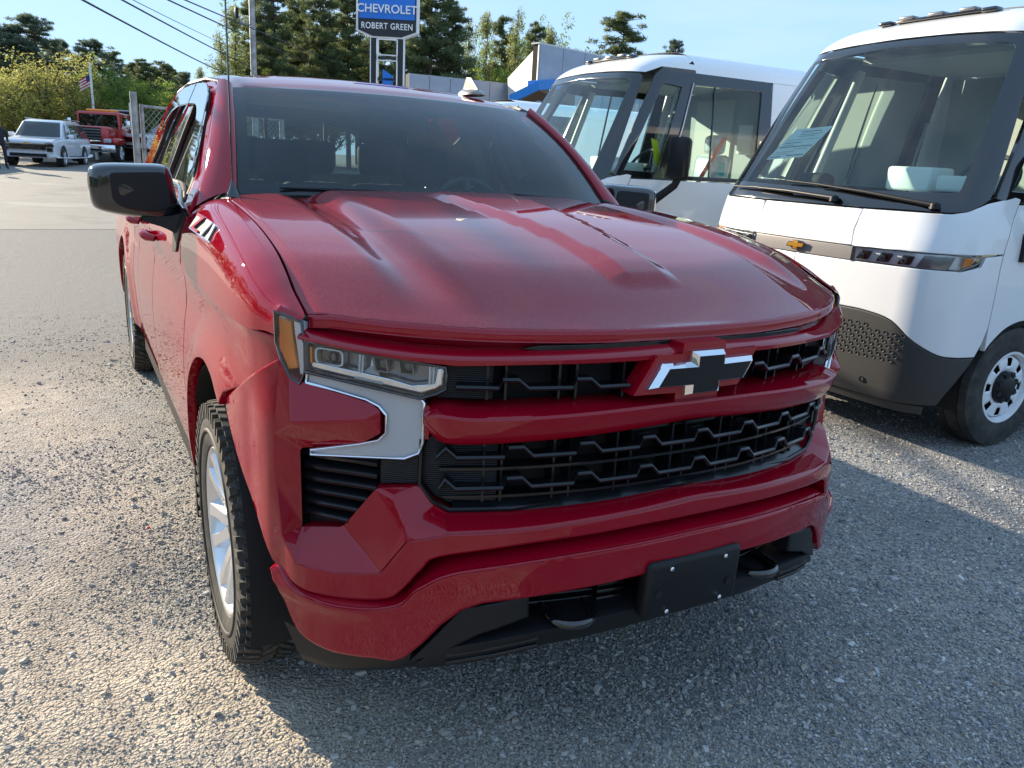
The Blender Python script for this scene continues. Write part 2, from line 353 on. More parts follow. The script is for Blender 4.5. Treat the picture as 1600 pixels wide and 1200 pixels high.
# ------------------------------------------------------------------ ground
def gravel_mat(name,stones=False):
    m=mat(name,(.25,.24,.22),.9); n,l,b=nodes(m)
    big=noise(m,.55,5,.6); med=noise(m,7,6,.65); fine=noise(m,95,4,.7)
    v=n.new('ShaderNodeTexVoronoi'); v.inputs['Scale'].default_value=88; t=n.new('ShaderNodeTexCoord'); l(t.outputs['Object'],v.inputs['Vector'])
    v2=n.new('ShaderNodeTexVoronoi'); v2.inputs['Scale'].default_value=150; l(t.outputs['Object'],v2.inputs['Vector'])
    # grey crushed stone against tan fines
    mask=ramp(m,big.outputs['Fac'],[(.36,(0,0,0)),(.60,(1,1,1))])
    sep=n.new('ShaderNodeSeparateXYZ'); l(t.outputs['Object'],sep.inputs[0])
    mr=n.new('ShaderNodeMapRange'); mr.inputs[1].default_value=-.7; mr.inputs[2].default_value=1.6; mr.inputs[3].default_value=.95; mr.inputs[4].default_value=.12; l(sep.outputs['X'],mr.inputs[0])
    mu=n.new('ShaderNodeMath'); mu.operation='MULTIPLY'; l(mask.outputs[0],mu.inputs[0]); l(mr.outputs[0],mu.inputs[1])
    stone=ramp(m,v.outputs['Color'],[(0,(.12,.125,.13)),(.5,(.25,.25,.25)),(1,(.46,.44,.41))])
    fines=ramp(m,med.outputs['Fac'],[(.3,(.28,.235,.185)),(.7,(.50,.43,.345))])
    mx=n.new('ShaderNodeMixRGB'); l(mu.outputs[0],mx.inputs[0]); l(stone.outputs[0],mx.inputs[1]); l(fines.outputs[0],mx.inputs[2])
    m2=n.new('ShaderNodeMixRGB'); m2.blend_type='MULTIPLY'; m2.inputs[0].default_value=.5; sp=ramp(m,fine.outputs['Fac'],[(.3,(.45,.45,.45)),(.65,(1.15,1.15,1.15))])
    l(mx.outputs[0],m2.inputs[1]); l(sp.outputs[0],m2.inputs[2])
    # worn tarmac farther up the lot, ravelling gradually into the loose stone
    wv=noise(m,1.1,5,.6); my=n.new('ShaderNodeMath'); my.operation='MULTIPLY_ADD'; my.inputs[1].default_value=2.6; l(wv.outputs['Fac'],my.inputs[0]); l(sep.outputs['Y'],my.inputs[2])
    mxx=n.new('ShaderNodeMath'); mxx.operation='MULTIPLY_ADD'; mxx.inputs[1].default_value=-.35; l(sep.outputs['X'],mxx.inputs[0]); l(my.outputs[0],mxx.inputs[2])
    ra=n.new('ShaderNodeMapRange'); ra.inputs[1].default_value=5.9; ra.inputs[2].default_value=7.3; l(mxx.outputs[0],ra.inputs[0])
    fk=noise(m,150,3,.8); asp=ramp(m,fk.outputs['Fac'],[(.35,(.085,.08,.075)),(.5,(.165,.155,.145)),(.65,(.34,.31,.27))])
    m3=n.new('ShaderNodeMixRGB'); l(ra.outputs[0],m3.inputs[0]); big2=noise(m,.9,6,.62); tn=ramp(m,big2.outputs['Fac'],[(.32,(.62,.64,.67)),(.5,(1,1,1)),(.68,(1.35,1.30,1.22))]); mt=n.new('ShaderNodeMixRGB'); mt.blend_type='MULTIPLY'; mt.inputs[0].default_value=1; l(m2.outputs[0],mt.inputs[1]); l(tn.outputs[0],mt.inputs[2])
    l(mt.outputs[0],m3.inputs[1]); l(asp.outputs[0],m3.inputs[2]); l(m3.outputs[0],b.inputs['Base Color'])
    k1=bump(m,v.outputs['Distance'],.9,-.008); k2=bump(m,v2.outputs['Distance'],.7,-.005,k1); k3=bump(m,med.outputs['Fac'],.6,.03,k2)
    return m
gravel_mat('gravel')
m=mat('old_asphalt',(.13,.125,.12),.9); n,l,b=nodes(m)
k=noise(m,90,4,.75); k0=noise(m,.5,6,.6); r=ramp(m,k.outputs['Fac'],[(.32,(.06,.058,.055)),(.5,(.14,.13,.12)),(.68,(.27,.245,.21))]); r0=ramp(m,k0.outputs['Fac'],[(.35,(.8,.78,.75)),(.65,(1.35,1.25,1.12))])
q=n.new('ShaderNodeMixRGB'); q.blend_type='MULTIPLY'; q.inputs[0].default_value=1; l(r.outputs[0],q.inputs[1]); l(r0.outputs[0],q.inputs[2]); l(q.outputs[0],b.inputs['Base Color'])
k2=noise(m,130,3,.7); bump(m,k2.outputs['Fac'],1,.012)
m=mat('paved',(.15,.14,.13),.85); n,l,b=nodes(m)
k=noise(m,.35,6,.65); r=ramp(m,k.outputs['Fac'],[(.3,(.11,.10,.09)),(.45,(.18,.168,.15)),(.55,(.155,.145,.13)),(.7,(.27,.25,.215))]); l(r.outputs[0],b.inputs['Base Color']); k2=noise(m,60,3); bump(m,k2.outputs['Fac'],.6,.008)
m=mat('grass_green',(.06,.09,.02),.9); vary(m,(.03,.05,.012),(.10,.11,.03),3)
def sheet(name,xs,ys,m,dz,edge=None,kind='structure'):
    V=[];F=[]
    for j,y in enumerate(ys):
        for i,x in enumerate(xs):
            X,Y=x,y
            if edge: X,Y=edge(i,j,x,y)
            V.append((X,Y,gz(X,Y)+dz))
    n=len(xs)
    for j in range(len(ys)-1):
        for i in range(n-1): F.append((j*n+i,j*n+i+1,(j+1)*n+i+1,(j+1)*n+i))
    return tag(mesh(name,V,F,m,None,60),kind=kind)
gx=sorted(set([-900,-400,-200,-120,-80]+list(range(-60,61,4))+[80,120,200,400,900]+[x*.5 for x in range(-12,13)])); gy=sorted(set([-900,-400,-150,-60,-30,-12]+list(range(-8,30,2))+list(range(30,92,5))+[100,150,300,900]+[y*.5 for y in range(-6,16)]))
tag(sheet('ground',gx,gy,'gravel',0))
def jag(i,j,x,y):
    rr=random.Random(i*131+j*17)
    if j==0: y+=.35*math.sin(x*1.7)+.2*math.sin(x*4.1)+rr.uniform(-.08,.08)
    if i==nxa-1: x+=.3*math.sin(y*1.3)+rr.uniform(-.1,.1)
    return x,y
xa=[-40,-25,-15,-10]+[-8+.25*k for k in range(38)]; nxa=len(xa); ya=[4.7,5.2,6,7,8,9,10,11,12,13,14,14.9]
def jag2(i,j,x,y):
    if j==0: y+=.02*math.sin(x*3)+.03*math.sin(x*1.1)-.05*(x+2)*.2
    return x,y
tag(sheet('road',[-60,-40,-25,-15,-10]+[-8+.5*k for k in range(30)]+[10,20,40],[14.5,15.5,17,20,23,26,29,33,38,45,55,70],'paved',.004,jag2))
# loose crushed stone, tens of thousands of real pieces
def stones(name,N,ymax,smin,smax,seed,region,cols):
    rs=np.random.RandomState(seed); base=np.array([(-1,-1,-.6),(1,-1,-.6),(1,1,-.6),(-1,1,-.6),(-.7,-.7,.6),(.7,-.7,.6),(.7,.7,.6),(-.7,.7,.6)],float)
    fc=np.array([(3,2,1,0),(4,5,6,7),(0,1,5,4),(1,2,6,5),(2,3,7,6),(3,0,4,7)])
    px=rs.uniform(-60,1660,N*4); py=region(rs,N*4)
    d=np.array(FWD)[None]+np.array(RGT)[None]*((px-800)/FPX)[:,None]-np.array(UPV)[None]*((py-600)/FPX)[:,None]
    ok=d[:,2]<-.02; d=d[ok]; t=-CAM.z/d[:,2]; P=np.array(CAM)[None]+d*t[:,None]; P=P[(P[:,1]<ymax)]; P=P[rs.uniform(0,1,len(P))<np.clip(1.25+.75*P[:,0]+.35*np.sin(P[:,0]*3+P[:,1]*2.3)+.3*np.sin(P[:,1]*4.1-P[:,0]*1.7),.12,1)][:N]
    n=len(P); dist=np.linalg.norm(P-np.array(CAM),axis=1)
    s=smin+(smax-smin)*rs.power(.45,n)*1.0; s*=.55+.1*dist
    a=rs.uniform(0,2*np.pi,n); sc=np.stack([s*rs.uniform(.7,1.5,n),s*rs.uniform(.6,1.0,n),s*rs.uniform(.35,.85,n)],1)
    V=base[None]*sc[:,None,:]*(1+rs.uniform(-.38,.38,(n,8,3)))
    tl=rs.uniform(-.6,.6,n); c,q=np.cos(tl)[:,None],np.sin(tl)[:,None]
    V=np.stack([V[:,:,0]*c+V[:,:,2]*q,V[:,:,1],-V[:,:,0]*q+V[:,:,2]*c],2)
    c,q=np.cos(a)[:,None],np.sin(a)[:,None]
    V=np.stack([V[:,:,0]*c-V[:,:,1]*q,V[:,:,0]*q+V[:,:,1]*c,V[:,:,2]],2)
    V[:,:,0]+=P[:,None,0]; V[:,:,1]+=P[:,None,1]; V[:,:,2]+=(s*.12)[:,None]+.002
    F=(fc[None]+8*np.arange(n)[:,None,None]).reshape(-1)
    me=bpy.data.meshes.new(name); me.vertices.add(n*8); me.vertices.foreach_set('co',V.reshape(-1)); me.loops.add(n*24); me.loops.foreach_set('vertex_index',F.astype(np.int32))
    me.polygons.add(n*6); me.polygons.foreach_set('loop_start',np.arange(0,n*24,4,dtype=np.int32)); me.polygons.foreach_set('loop_total',np.full(n*6,4,dtype=np.int32))
    at_=me.color_attributes.new('tone','FLOAT_COLOR','POINT'); cc=np.array(cols); k=rs.randint(0,len(cc),n); colr=cc[k]*rs.uniform(.7,1.3,(n,1)); 
    # tan dust on pieces lying in the driven strip at the left
    f=np.clip((.5-P[:,0])/1.6,0,.75)[:,None]*rs.uniform(.3,1,(n,1)); keep_=1; colr=colr*(1-f)+np.array([.46,.405,.33])*f
    arr=np.ones((n,8,4)); arr[:,:,:3]=colr[:,None,:]; at_.data.foreach_set('color',arr.reshape(-1).astype(np.float32))
    me.polygons.foreach_set('use_smooth',np.zeros(n*6,bool)); me.update(calc_edges=True); o=link(name,me,'stone'); tag(o,kind='stuff'); return o
m=mat('stone',(.3,.3,.3),.85); n_,l_,b_=nodes(m); va=n_.new('ShaderNodeVertexColor'); va.layer_name='tone'; l_(va.outputs['Color'],b_.inputs['Base Color'])
sc_=[(.13,.14,.15),(.20,.21,.22),(.26,.265,.27),(.34,.34,.34),(.31,.29,.26),(.44,.43,.41),(.38,.33,.27)]
tag(stones('gravel',125000,7.,.0016,.0058,3,lambda r,n: 1215-900*r.power(.9,n)*1.0 if False else r.uniform(430,1215,n),sc_),'loose crushed grey and tan stone covering the ground around the truck','gravel')
tag(stones('pebbles',3400,6.,.0055,.0150,5,lambda r,n: r.uniform(500,1215,n),sc_),'scattered larger stones lying on the fine gravel','gravel')
# ================================================================== the red pickup
T=empty('pickup_truck',(0,0,0),0,'dusty metallic red crew cab pickup truck with black grille parked in the foreground','pickup truck')
PL=np.array([(0,0),(.15,.006),(.3,.025),(.5,.078),(.65,.146),(.75,.21),(.84,.283),(.90,.345),(.94,.40),(.97,.47),(.99,.56),(1.0,.68),(1.005,.82)])
AA=[p[0] for p in PL[:8]]
for i in range(8,len(PL)): AA.append(AA[-1]+float(np.linalg.norm(PL[i]-PL[i-1])))
def plan(a):
    a=abs(a); i=min(max(int(np.searchsorted(AA,a))-1,0),len(AA)-2)
    def tn(j):
        if j==0: return np.array([1.,0.])
        if j==len(AA)-1: return (PL[j]-PL[j-1])/(AA[j]-AA[j-1])
        return (PL[j+1]-PL[j-1])/(AA[j+1]-AA[j-1])
    h=AA[i+1]-AA[i]; t=(a-AA[i])/h; m0,m1=tn(i)*h,tn(i+1)*h
    return (2*t**3-3*t**2+1)*PL[i]+(t**3-2*t**2+t)*m0+(-2*t**3+3*t**2)*PL[i+1]+(t**3-t**2)*m1
def fp(a,z,o=0.):
    s=1 if a>=0 else -1; p=plan(a); q=plan(abs(a)+1e-3)-p if abs(a)<1.395 else p-plan(abs(a)-1e-3); q=q/np.linalg.norm(q)
    return Vector((s*(p[0]+q[1]*o),p[1]-q[0]*o,z))
def front_out(p): return Vector((p.x*.6,-1,0))
def fpanel(name,poly,off,m,parent,sides=(-1,1),**k):
    """panel on the wrapped nose: poly in (unrolled half-width, z); off number or f(a,z) outward offset"""
    f=off if callable(off) else (lambda a,z:off); obs=[]
    for s in sides:
        pl=poly if s>0 else [(-p[0],p[1]) for p in poly]
        hs=[h if s>0 else [(-q[0],q[1]) for q in h] for h in k.get('holes',())]
        kk={q:v for q,v in k.items() if q!='holes'}
        obs.append(panel(name,pl,lambda a,z:fp(a,z,f(abs(a),z)),m,parent,out=front_out,holes=hs,**kk))
    return obs
def ffacet(name,V,F,m,parent,sides=(-1,1),smooth=25,bev=.006):
    """hard creased piece: V = (a,z,o) vertices"""
    for s in sides:
        bm=bmesh.new(); vs=[bm.verts.new(fp(s*a,z,o)) for a,z,o in V]
        for f in F: bm.faces.new([vs[i] for i in f])
        bmesh.ops.recalc_face_normals(bm,faces=bm.faces)
        bm.normal_update(); av=sum((f.normal for f in bm.faces),Vector())
        if av.dot(Vector((s*.5,-1,.0)))<0: bmesh.ops.reverse_faces(bm,faces=bm.faces)
        ed=[e for e in bm.edges if len(e.link_faces)==2 and e.calc_face_angle(0)>R(8)]
        if bev and ed: bmesh.ops.bevel(bm,geom=ed,offset=bev,segments=3,affect='EDGES',profile=.6)
        me=bpy.data.meshes.new(name); bm.to_mesh(me); bm.free()
        for p in me.polygons: p.use_smooth=True
        me.set_sharp_from_angle(angle=R(40)); link(name,me,m,parent)
# side surface
SX=Sp([.28,.36,.45,.6,.8,.95,1.05,1.12,1.17,1.22,1.30,1.36,1.40,1.45,1.65,1.85,1.93],[.93,.962,.985,1.0,1.006,.995,.982,.985,.998,.995,.978,.955,.935,.905,.825,.735,.70])
PX=Sp([.30,.40,.47,.56,.68,.82,1.2,6.],[.87,.94,.97,.99,1.0,1.005,1.005,1.005])
def bumpf(y,z,c,r0=.50,r1=.66,h=.022):
    d=math.hypot(y-c[0],(z-c[1])*1.0); 
    if d<r0: return h
    if d>r1: return 0
    t=(d-r0)/(r1-r0); return h*(1-t*t*(3-2*t))
def side(y,z,s=1,o=0.):
    x=SX(z)*PX(y)/1.005+(bumpf(y,z,(.98,.46))+bumpf(y,z,(4.73,.46)) if z<1.12 else 0)+o
    return Vector((s*x,y,z))
def spanel(name,poly,m,parent=None,off=0.,sides=(-1,1),**k):
    obs=[]
    for s in sides: obs.append(panel(name,poly,lambda y,z,s=s:side(y,z,s,off),m,parent if not isinstance(parent,dict) else parent[s],out=lambda p:Vector((p.x,0,.1)),**k))
    return obs
# ---- hood height
HB=Sp([.04,.10,.20,.32,.46,.7,1.0,1.3,1.6],[1.212,1.232,1.262,1.292,1.322,1.362,1.395,1.418,1.430])
def sst(x,a,b):
    t=min(max((x-a)/(b-a),0),1); return t*t*(3-2*t)
def hood(x,y,o=0.):
    ax=abs(x); yl=.04+float(plan(min(ax,.9))[1]); f=sst(y,yl+.02,yl+.30)*sst(1.62-y,0,.2)
    z=HB(min(max(y-.75*(yl-.04)*max(0,1-(y-yl)/.6),.04),1.6))-.020*(ax/.88)**4*sst(y,.3,.8)-.012*(ax/.88)**2
    z+=f*(.030*sst(.585-ax,0,.085)+.024*sst(ax,.61,.70))       # broad dome, valley outside it
    fc=sst(y,yl+.16,yl+.21)*sst(1.33-y,0,.04); xe=.115+.085*sst(y,.35,1.25)
    tt=min(max((xe-ax)/.055,0),1); z+=.017*fc*tt
    z-=.010*sst(ax,.84,.89)
    return Vector((x,y,z+o))
he=[]   # outline, right half then left
def hood_front(x): return .035+float(plan(min(abs(x),.91))[1])+.0
rt=[(x,hood_front(x)) for x in np.linspace(0,.875,20)]
seam=[(.878,.45),(.872,.62),(.868,.85),(.866,1.1),(.862,1.35),(.850,1.53)]
back=[(.70,1.520),(.45,1.455),(.2,1.425),(0,1.42)]
half=rt+seam+back; poly=half+[(-x,y) for x,y in half[-2:0:-1]]
hd=panel('hood',poly,hood,'red_paint_dusty',T,step=.0165,thick=.05,bev=.004,out=lambda p:Vector((0,-.2,1)))
# hood leading lip: rolled face under the front edge
rows=[]
for zz,dz,oy in ((0,.0005,.0),(1,-.003,-.0055),(2,-.024,-.0065),(3,-.029,-.002),(4,-.031,.05)):
    rows.append([Vector((x,hood_front(x)+oy,hood(x,hood_front(x)).z-.002+dz)) for x in np.linspace(-.872,.872,45)])
V,F=loft(rows,1,2); mesh('hood_lip',V,F,'red_paint',hd,45)
# ---- fenders
lamp_top=[(.40,1.232),(.46,1.20)]
for s in (-1,1):
    rows=[]
    ys=[.44,.52,.65,.85,1.1,1.35,1.53,1.615]
    def topx(y): return {0:0}.get(0) or interp(y,[.3,.385,.45,.62,.85,1.1,1.35,1.53,1.62],[.88,.888,.884,.878,.874,.872,.868,.857,.845])
    for k in range(7):
        ka=((.889,1.208),(.905,1.210),(.925,1.215),(.945,1.2195),(.9575,1.2200),(.9625,1.20),(.962,1.163))[k]; row=[tuple(fp(s*ka[0],ka[1],.004)),tuple(fp(s*ka[0],ka[1]+.012 if k<5 else ka[1],-.010 if k<5 else .002))]
        for y in ys:
            x0=topx(y); z0=hood(.868,y).z+.003; z1=1.165 if y<.45 else 1.155; x1=side(y,z1).x
            t=k/6.; th=t*math.pi/2
            px_=[0,.30,.62,.84,.95,.995,1.0][k]; pz_=[0,.03,.14,.32,.55,.78,1.0][k]
            row.append((s*(x0+(x1-x0)*px_),y,z0+(z1-z0)*pz_))
        rows.append(row)
    V,F=loft(rows,5,4); fe=mesh('fender',V,F if s<0 else [f[::-1] for f in F],'red_paint',T,60)
    # lower fender with the wheel opening
    arch=[(1.47,.44),(1.43,.62),(1.35,.79),(1.22,.91),(1.05,.955),(.88,.945),(.745,.90)]
    lower=[(1.615,1.157),(1.615,.44)]+[tuple(p) for p in cr(arch,5)]+[(.72,.940),(.60,.992),(.49,1.048),(.41,1.104),(.383,1.157)]
    lo=panel('fender_side',lower,lambda y,z:side(y,z,s),'red_paint',fe,step=.03,out=lambda p:Vector((p.x,0,.1)),thick=.03,bev=.005,drop=.3)
# wheel liners and dark underbody
for s in (-1,1):
    for cyy in (.98,4.73):
        mb=MB(); n=16; V=[];F=[]
        for k in range(n+1):
            th=math.pi*(.0+1.08*k/n)+(.08 if cyy<1 else -.08); V+= [(s*1.0,cyy+.50*math.cos(th),.44+.50*math.sin(th)),(s*.55,cyy+.50*math.cos(th),.44+.50*math.sin(th))]
        for k in range(n): F.append((2*k,2*k+1,2*k+3,2*k+2))
        mesh('wheel_liner',V,F,'deep_black',T,60)
mb=MB(); mb.box((0,2.9,.62),(1.1,4.6,.30)); mb.box((0,2.6,.52),(1.84,2.3,.12)); mb.box((0,.75,.62),(1.0,.5,.35)); mb.box((0,1.05,.95),(1.1,.8,.2))
for s in (-1,1): mb.box((s*.42,3.2,.47),(.12,4.6,.16)); mb.tube([(s*.3,.98,.42),(s*.85,.98,.42)],.05)
mb.tube([(-.8,4.73,.42),(.8,4.73,.42)],.06); mb.make('underbody','deep_black',T)
# ---- doors, bed and cab sides (below the belt)
B=1.405
beltf=[(1.62,1.335),(1.80,1.345),(1.95,1.39),(2.1,B)]
fd=spanel('front_door',[(2.785,.42),(2.785,B+.0),(2.1,B),(1.95,1.385),(1.80,1.345),(1.625,1.335),(1.625,.42)],'red_paint',T,step=.045,bev=.004,thick=.03)
rd=spanel('rear_door',[(3.64,.42),(3.64,B),(2.795,B),(2.795,.42)],'red_paint',T,step=.05,bev=.004,thick=.03)
def rear_arch(): return [tuple(p) for p in cr([(4.25,.44),(4.29,.66),(4.40,.82),(4.55,.92),(4.73,.95),(4.92,.92),(5.08,.82),(5.18,.66),(5.22,.48)],4)]
spanel('cab_corner',[(3.648,.42),(3.98,.42),(3.98,B),(3.648,B)],'red_paint',T,step=.06)
spanel('bed_side',[(5.78,.55),(5.78,1.37),(4.0,1.37),(4.0,.42)]+rear_arch(),'red_paint',T,step=.05,thick=.04)
mb=MB(); mb.box((0,4.02,1.0),(1.8,.04,.7)); mb.box((0,5.76,1.0),(1.75,.05,.7)); mb.box((0,4.9,.9),(1.7,1.7,.05)); mb.make('bed_box','red_paint',T)
for s in (-1,1): MB().box((s*.93,2.8,.375),(.08,2.35,.11)).make('rocker_trim','black_plastic',T)
for s in (-1,1):   # mud guards behind the front wheels
    mb=MB(); mb.box((s*.955,1.475,.38),(.10,.03,.26)); mb.make('mud_flap','black_plastic',T)
# door handles
for s,doors in ((-1,0),(1,1)):
    for dr,y0 in ((fd[doors],2.60),(rd[doors],3.46)):
        x=side(y0,1.17).x; mb=MB(); mb.tube([(s*(x+.002),y0-.10,1.165),(s*(x+.035),y0-.085,1.172),(s*(x+.042),y0,1.175),(s*(x+.035),y0+.085,1.172),(s*(x+.002),y0+.10,1.165)],[.014,.019,.021,.019,.014],10)
        mb.make('door_handle','red_paint',dr,60); mb=MB(); mb.lathe([(.0,.0),(.0,.012),(.004,.014),(.006,.012),(.007,0)],'x',14,0,(s*(x+.001) if s>0 else s*(x+.007),y0+.135,1.17)); mb.make('key_lock','chrome',dr,40)
# belt trim + upper side frame with window openings
for s in (-1,1):
    bt=[Vector(side(y,z,s,.006)) for y,z in [(1.70,1.348),(1.82,1.356),(1.96,1.40),(2.1,1.415),(2.6,1.415),(3.1,1.42),(3.66,1.42)]]
    MB().tube(bt,.010,8).make('belt_trim','gloss_black',T,60)
# glass house: outline of the upper side in (y,z)
up_out=[(1.60,1.34),(1.72,1.46),(1.95,1.64),(2.14,1.765),(2.26,1.825),(2.45,1.868),(2.8,1.892),(3.3,1.892),(3.75,1.865),(3.93,1.80),(3.98,1.60),(3.985,1.405),(2.1,1.405),(1.95,1.388),(1.80,1.348)]
wf=rpoly([(1.80,1.368),(1.97,1.408),(2.12,1.425),(2.70,1.425),(2.70,1.83),(2.45,1.82),(2.28,1.775),(2.05,1.615)],[.03,.05,.05,.02,.02,.1,.12,.2],4)
wr=rpoly([(2.84,1.425),(3.55,1.43),(3.52,1.70),(3.42,1.82),(3.2,1.838),(2.84,1.838)],[.02,.03,.06,.05,.05,.02],4)
uf=spanel('door_frame',up_out,'red_paint',T,step=.035,holes=[wf,wr],bev=.005,thick=.010)
spanel('frame_trim',[tuple(p) for p in inset(up_out,.02)],'interior_grey',T,off=-.045,step=.08,holes=[[tuple(p) for p in inset(wf,-.012)],[tuple(p) for p in inset(wr,-.012)]],bev=.004,thick=.01)
for i,s in enumerate((-1,1)):
    for nm,pl in (('side_window',wf),('side_window',wr)):
        panel(nm,[tuple(p) for p in inset(pl,-.004)],lambda y,z:side(y,z,s,-.020),'side_glass',uf[i],step=.15,thick=.004,bev=.001,out=lambda p:Vector((p.x,0,.1)))
        # rubber seal
        ring=densify(pl,.05); MB().tube([side(p[0],p[1],s,-.004) for p in ring]+[side(*ring[0],s,-.004)],.008,6).make('window_seal','rubber',uf[i],60)
    # bright centre pillar trim
    panel('pillar_trim',[(2.715,1.43),(2.825,1.43),(2.825,1.835),(2.715,1.828)],lambda y,z:side(y,z,s,.006),'gloss_black',uf[i],step=.1,thick=.008,bev=.002,out=lambda p:Vector((p.x,0,.1)))
    # rain visors over the windows
    vf=rpoly([(1.88,1.50),(2.02,1.63),(2.26,1.80),(2.45,1.848),(2.76,1.862),(2.76,1.765),(2.47,1.752),(2.30,1.70),(2.12,1.585),(1.93,1.455)],[.02,.15,.12,.1,.01,.01,.08,.1,.1,.02],3)
    vr=rpoly([(2.80,1.864),(3.25,1.866),(3.46,1.845),(3.58,1.70),(3.54,1.64),(3.42,1.745),(3.2,1.768),(2.80,1.766)],[.01,.05,.08,.02,.02,.06,.04,.01],3)
    for v in (vf,vr): panel('rain_visor',v,lambda y,z:side(y,z,s,.022-.012*(0)),'visor_smoke',T,step=.04,thick=.003,bev=.004,drop=1.,out=lambda p:Vector((p.x,0,.1)))
# ---- roof
RC=Sp([2.13,2.25,2.45,2.8,3.2,3.6,3.85,3.98],[1.838,1.872,1.905,1.932,1.936,1.925,1.895,1.85])
def roofp(x,y):
    ax=abs(x); yf=2.13-.0*ax; z=RC(y)-.030*(ax/.7)**2-.05*sst(ax,.62,.72)**2
    z+=.006*sst(.5-ax,0,.05)*sst(y,2.4,2.5)
    return Vector((x,y,z))
rf=[(x,2.075+.13*(x/.7)**2*1.0) for x in np.linspace(-.70,.70,15)]
rl=[(.715,2.30),(.722,2.6),(.722,3.2),(.72,3.7),(.70,3.95)]; 
roof=panel('roof',rf+rl+[(-x,y) for x,y in rl[::-1]],lambda x,y:roofp(x,max(y,2.0)) if y>2.13 else Vector((x,y,RC(2.13)-(2.13-y)*.30-.030*(abs(x)/.7)**2-.05*sst(abs(x),.62,.72)**2)),'red_paint_dusty',T,step=.05,thick=.03,bev=.006,out=lambda p:Vector((0,0,1)))
# black ditch moulding between roof and side
for s in (-1,1):
    MB().tube([(s*(.712),2.17,1.815),(s*.722,2.32,1.845),(s*.727,2.6,1.87),(s*.727,3.2,1.880),(s*.72,3.7,1.862)],.012,6).make('roof_moulding','black_plastic',roof,60)
# ---- windshield
ws_b=[(-.80,1.585,1.418),(-.6,1.50,1.424),(-.3,1.445,1.428),(0,1.43,1.43),(.3,1.445,1.428),(.6,1.50,1.424),(.80,1.585,1.418)]
ws_t=[(-.695,2.175,1.822),(-.5,2.125,1.832),(-.25,2.095,1.838),(0,2.085,1.84),(.25,2.095,1.838),(.5,2.125,1.832),(.695,2.175,1.822)]
def wsrow(t,o=0.): return [tuple(np.array(a)*(1-t)+np.array(b)*t+np.array((0,-.55,.83))*(.035*math.sin(math.pi*t)+o)) for a,b in zip(ws_b,ws_t)]
V,F=loft([wsrow(t) for t in (0,.25,.5,.75,1)],5,3); wsh=mesh('windshield',V,F,'windshield_glass',T,80)
def wpt(u,t,o=.002):
    r=wsrow(t,o); xs=np.linspace(0,1,7); return Vector([np.interp(u,xs,[q[i] for q in r]) for i in range(3)])
# black frit band round the edge (just behind the glass)
def wsrow_pts(fn,n=24): return [fn(k/n) for k in range(n+1)]
fr=MB()
for a,b in ((0,.05),):
    V=[];F=[]
    loop_o=[(u,0) for u in np.linspace(0,1,20)]+[(1,t) for t in np.linspace(.05,1,15)]+[(u,1) for u in np.linspace(.95,0,20)]+[(0,t) for t in np.linspace(.95,.05,14)]
    loop_i=[(min(max(u,.035),.965),min(max(t,.085 if True else 0),.955)) for u,t in loop_o]
    n=len(loop_o); V=[wpt(u,t,-.006) for u,t in loop_o]+[wpt(u,t,-.006) for u,t in loop_i]; F=[(i,(i+1)%n,n+(i+1)%n,n+i) for i in range(n)]
    fr.add(V,F)
fr.make('glass_border','deep_black',wsh)
# pillars beside the windshield
for s in (-1,1):
    i=0 if s<0 else -1
    P=[Vector(wsrow(t)[i]) for t in (0,.2,.4,.6,.8,1)]
    P2=[side(y,z,s,.0) for y,z in [(1.60,1.345),(1.74,1.475),(1.86,1.575),(1.98,1.665),(2.12,1.757),(2.26,1.83)]]
    rows=[[p+Vector((s*.004,0,-.02)) for p in P],[p+Vector((s*.004,-.012,.006)) for p in P],[p.lerp(q,.35)+Vector((s*.012,-.02,.022)) for p,q in zip(P,P2)],[p.lerp(q,.75)+Vector((s*.012,-.01,.014)) for p,q in zip(P,P2)],P2]
    V,F=loft(rows,4,3); mesh('windshield_pillar',V,F if s>0 else [f[::-1] for f in F],'red_paint',T,60)
    # black cowl corner between hood, fender and pillar
    MB().tube([(s*.815,1.50,1.405),(s*.80,1.62,1.435),(s*.76,1.85,1.60),(s*.71,2.12,1.79)],[.016,.012,.009,.009],8).make('windshield_moulding','black_plastic',wsh,60)
# cowl panel
V,F=loft([[(x,1.40+.0*abs(x)+.12*(x/.8)**2,1.388-.02*(x/.8)**2) for x in np.linspace(-.85,.85,13)],[(x,1.47+.14*(x/.8)**2,1.408-.02*(x/.8)**2) for x in np.linspace(-.85,.85,13)],[(x,1.56+.12*(x/.8)**2,1.402-.01*(x/.8)**2) for x in np.linspace(-.85,.85,13)]],2,3)
mesh('cowl','black_plastic' and V and [tuple(v) for v in V] and F or F,None) if False else mesh('cowl',V,F,'black_plastic',T,60)
for s in (-1,1):
    V,F=loft([[(s*.79,1.56,1.405),(s*.78,1.62,1.44)],[(s*.835,1.49,1.412),(s*.84,1.62,1.425)],[(s*.86,1.46,1.404),(s*.90,1.625,1.375)]],1,2); mesh('cowl_corner',V,F,'black_plastic',T,60)
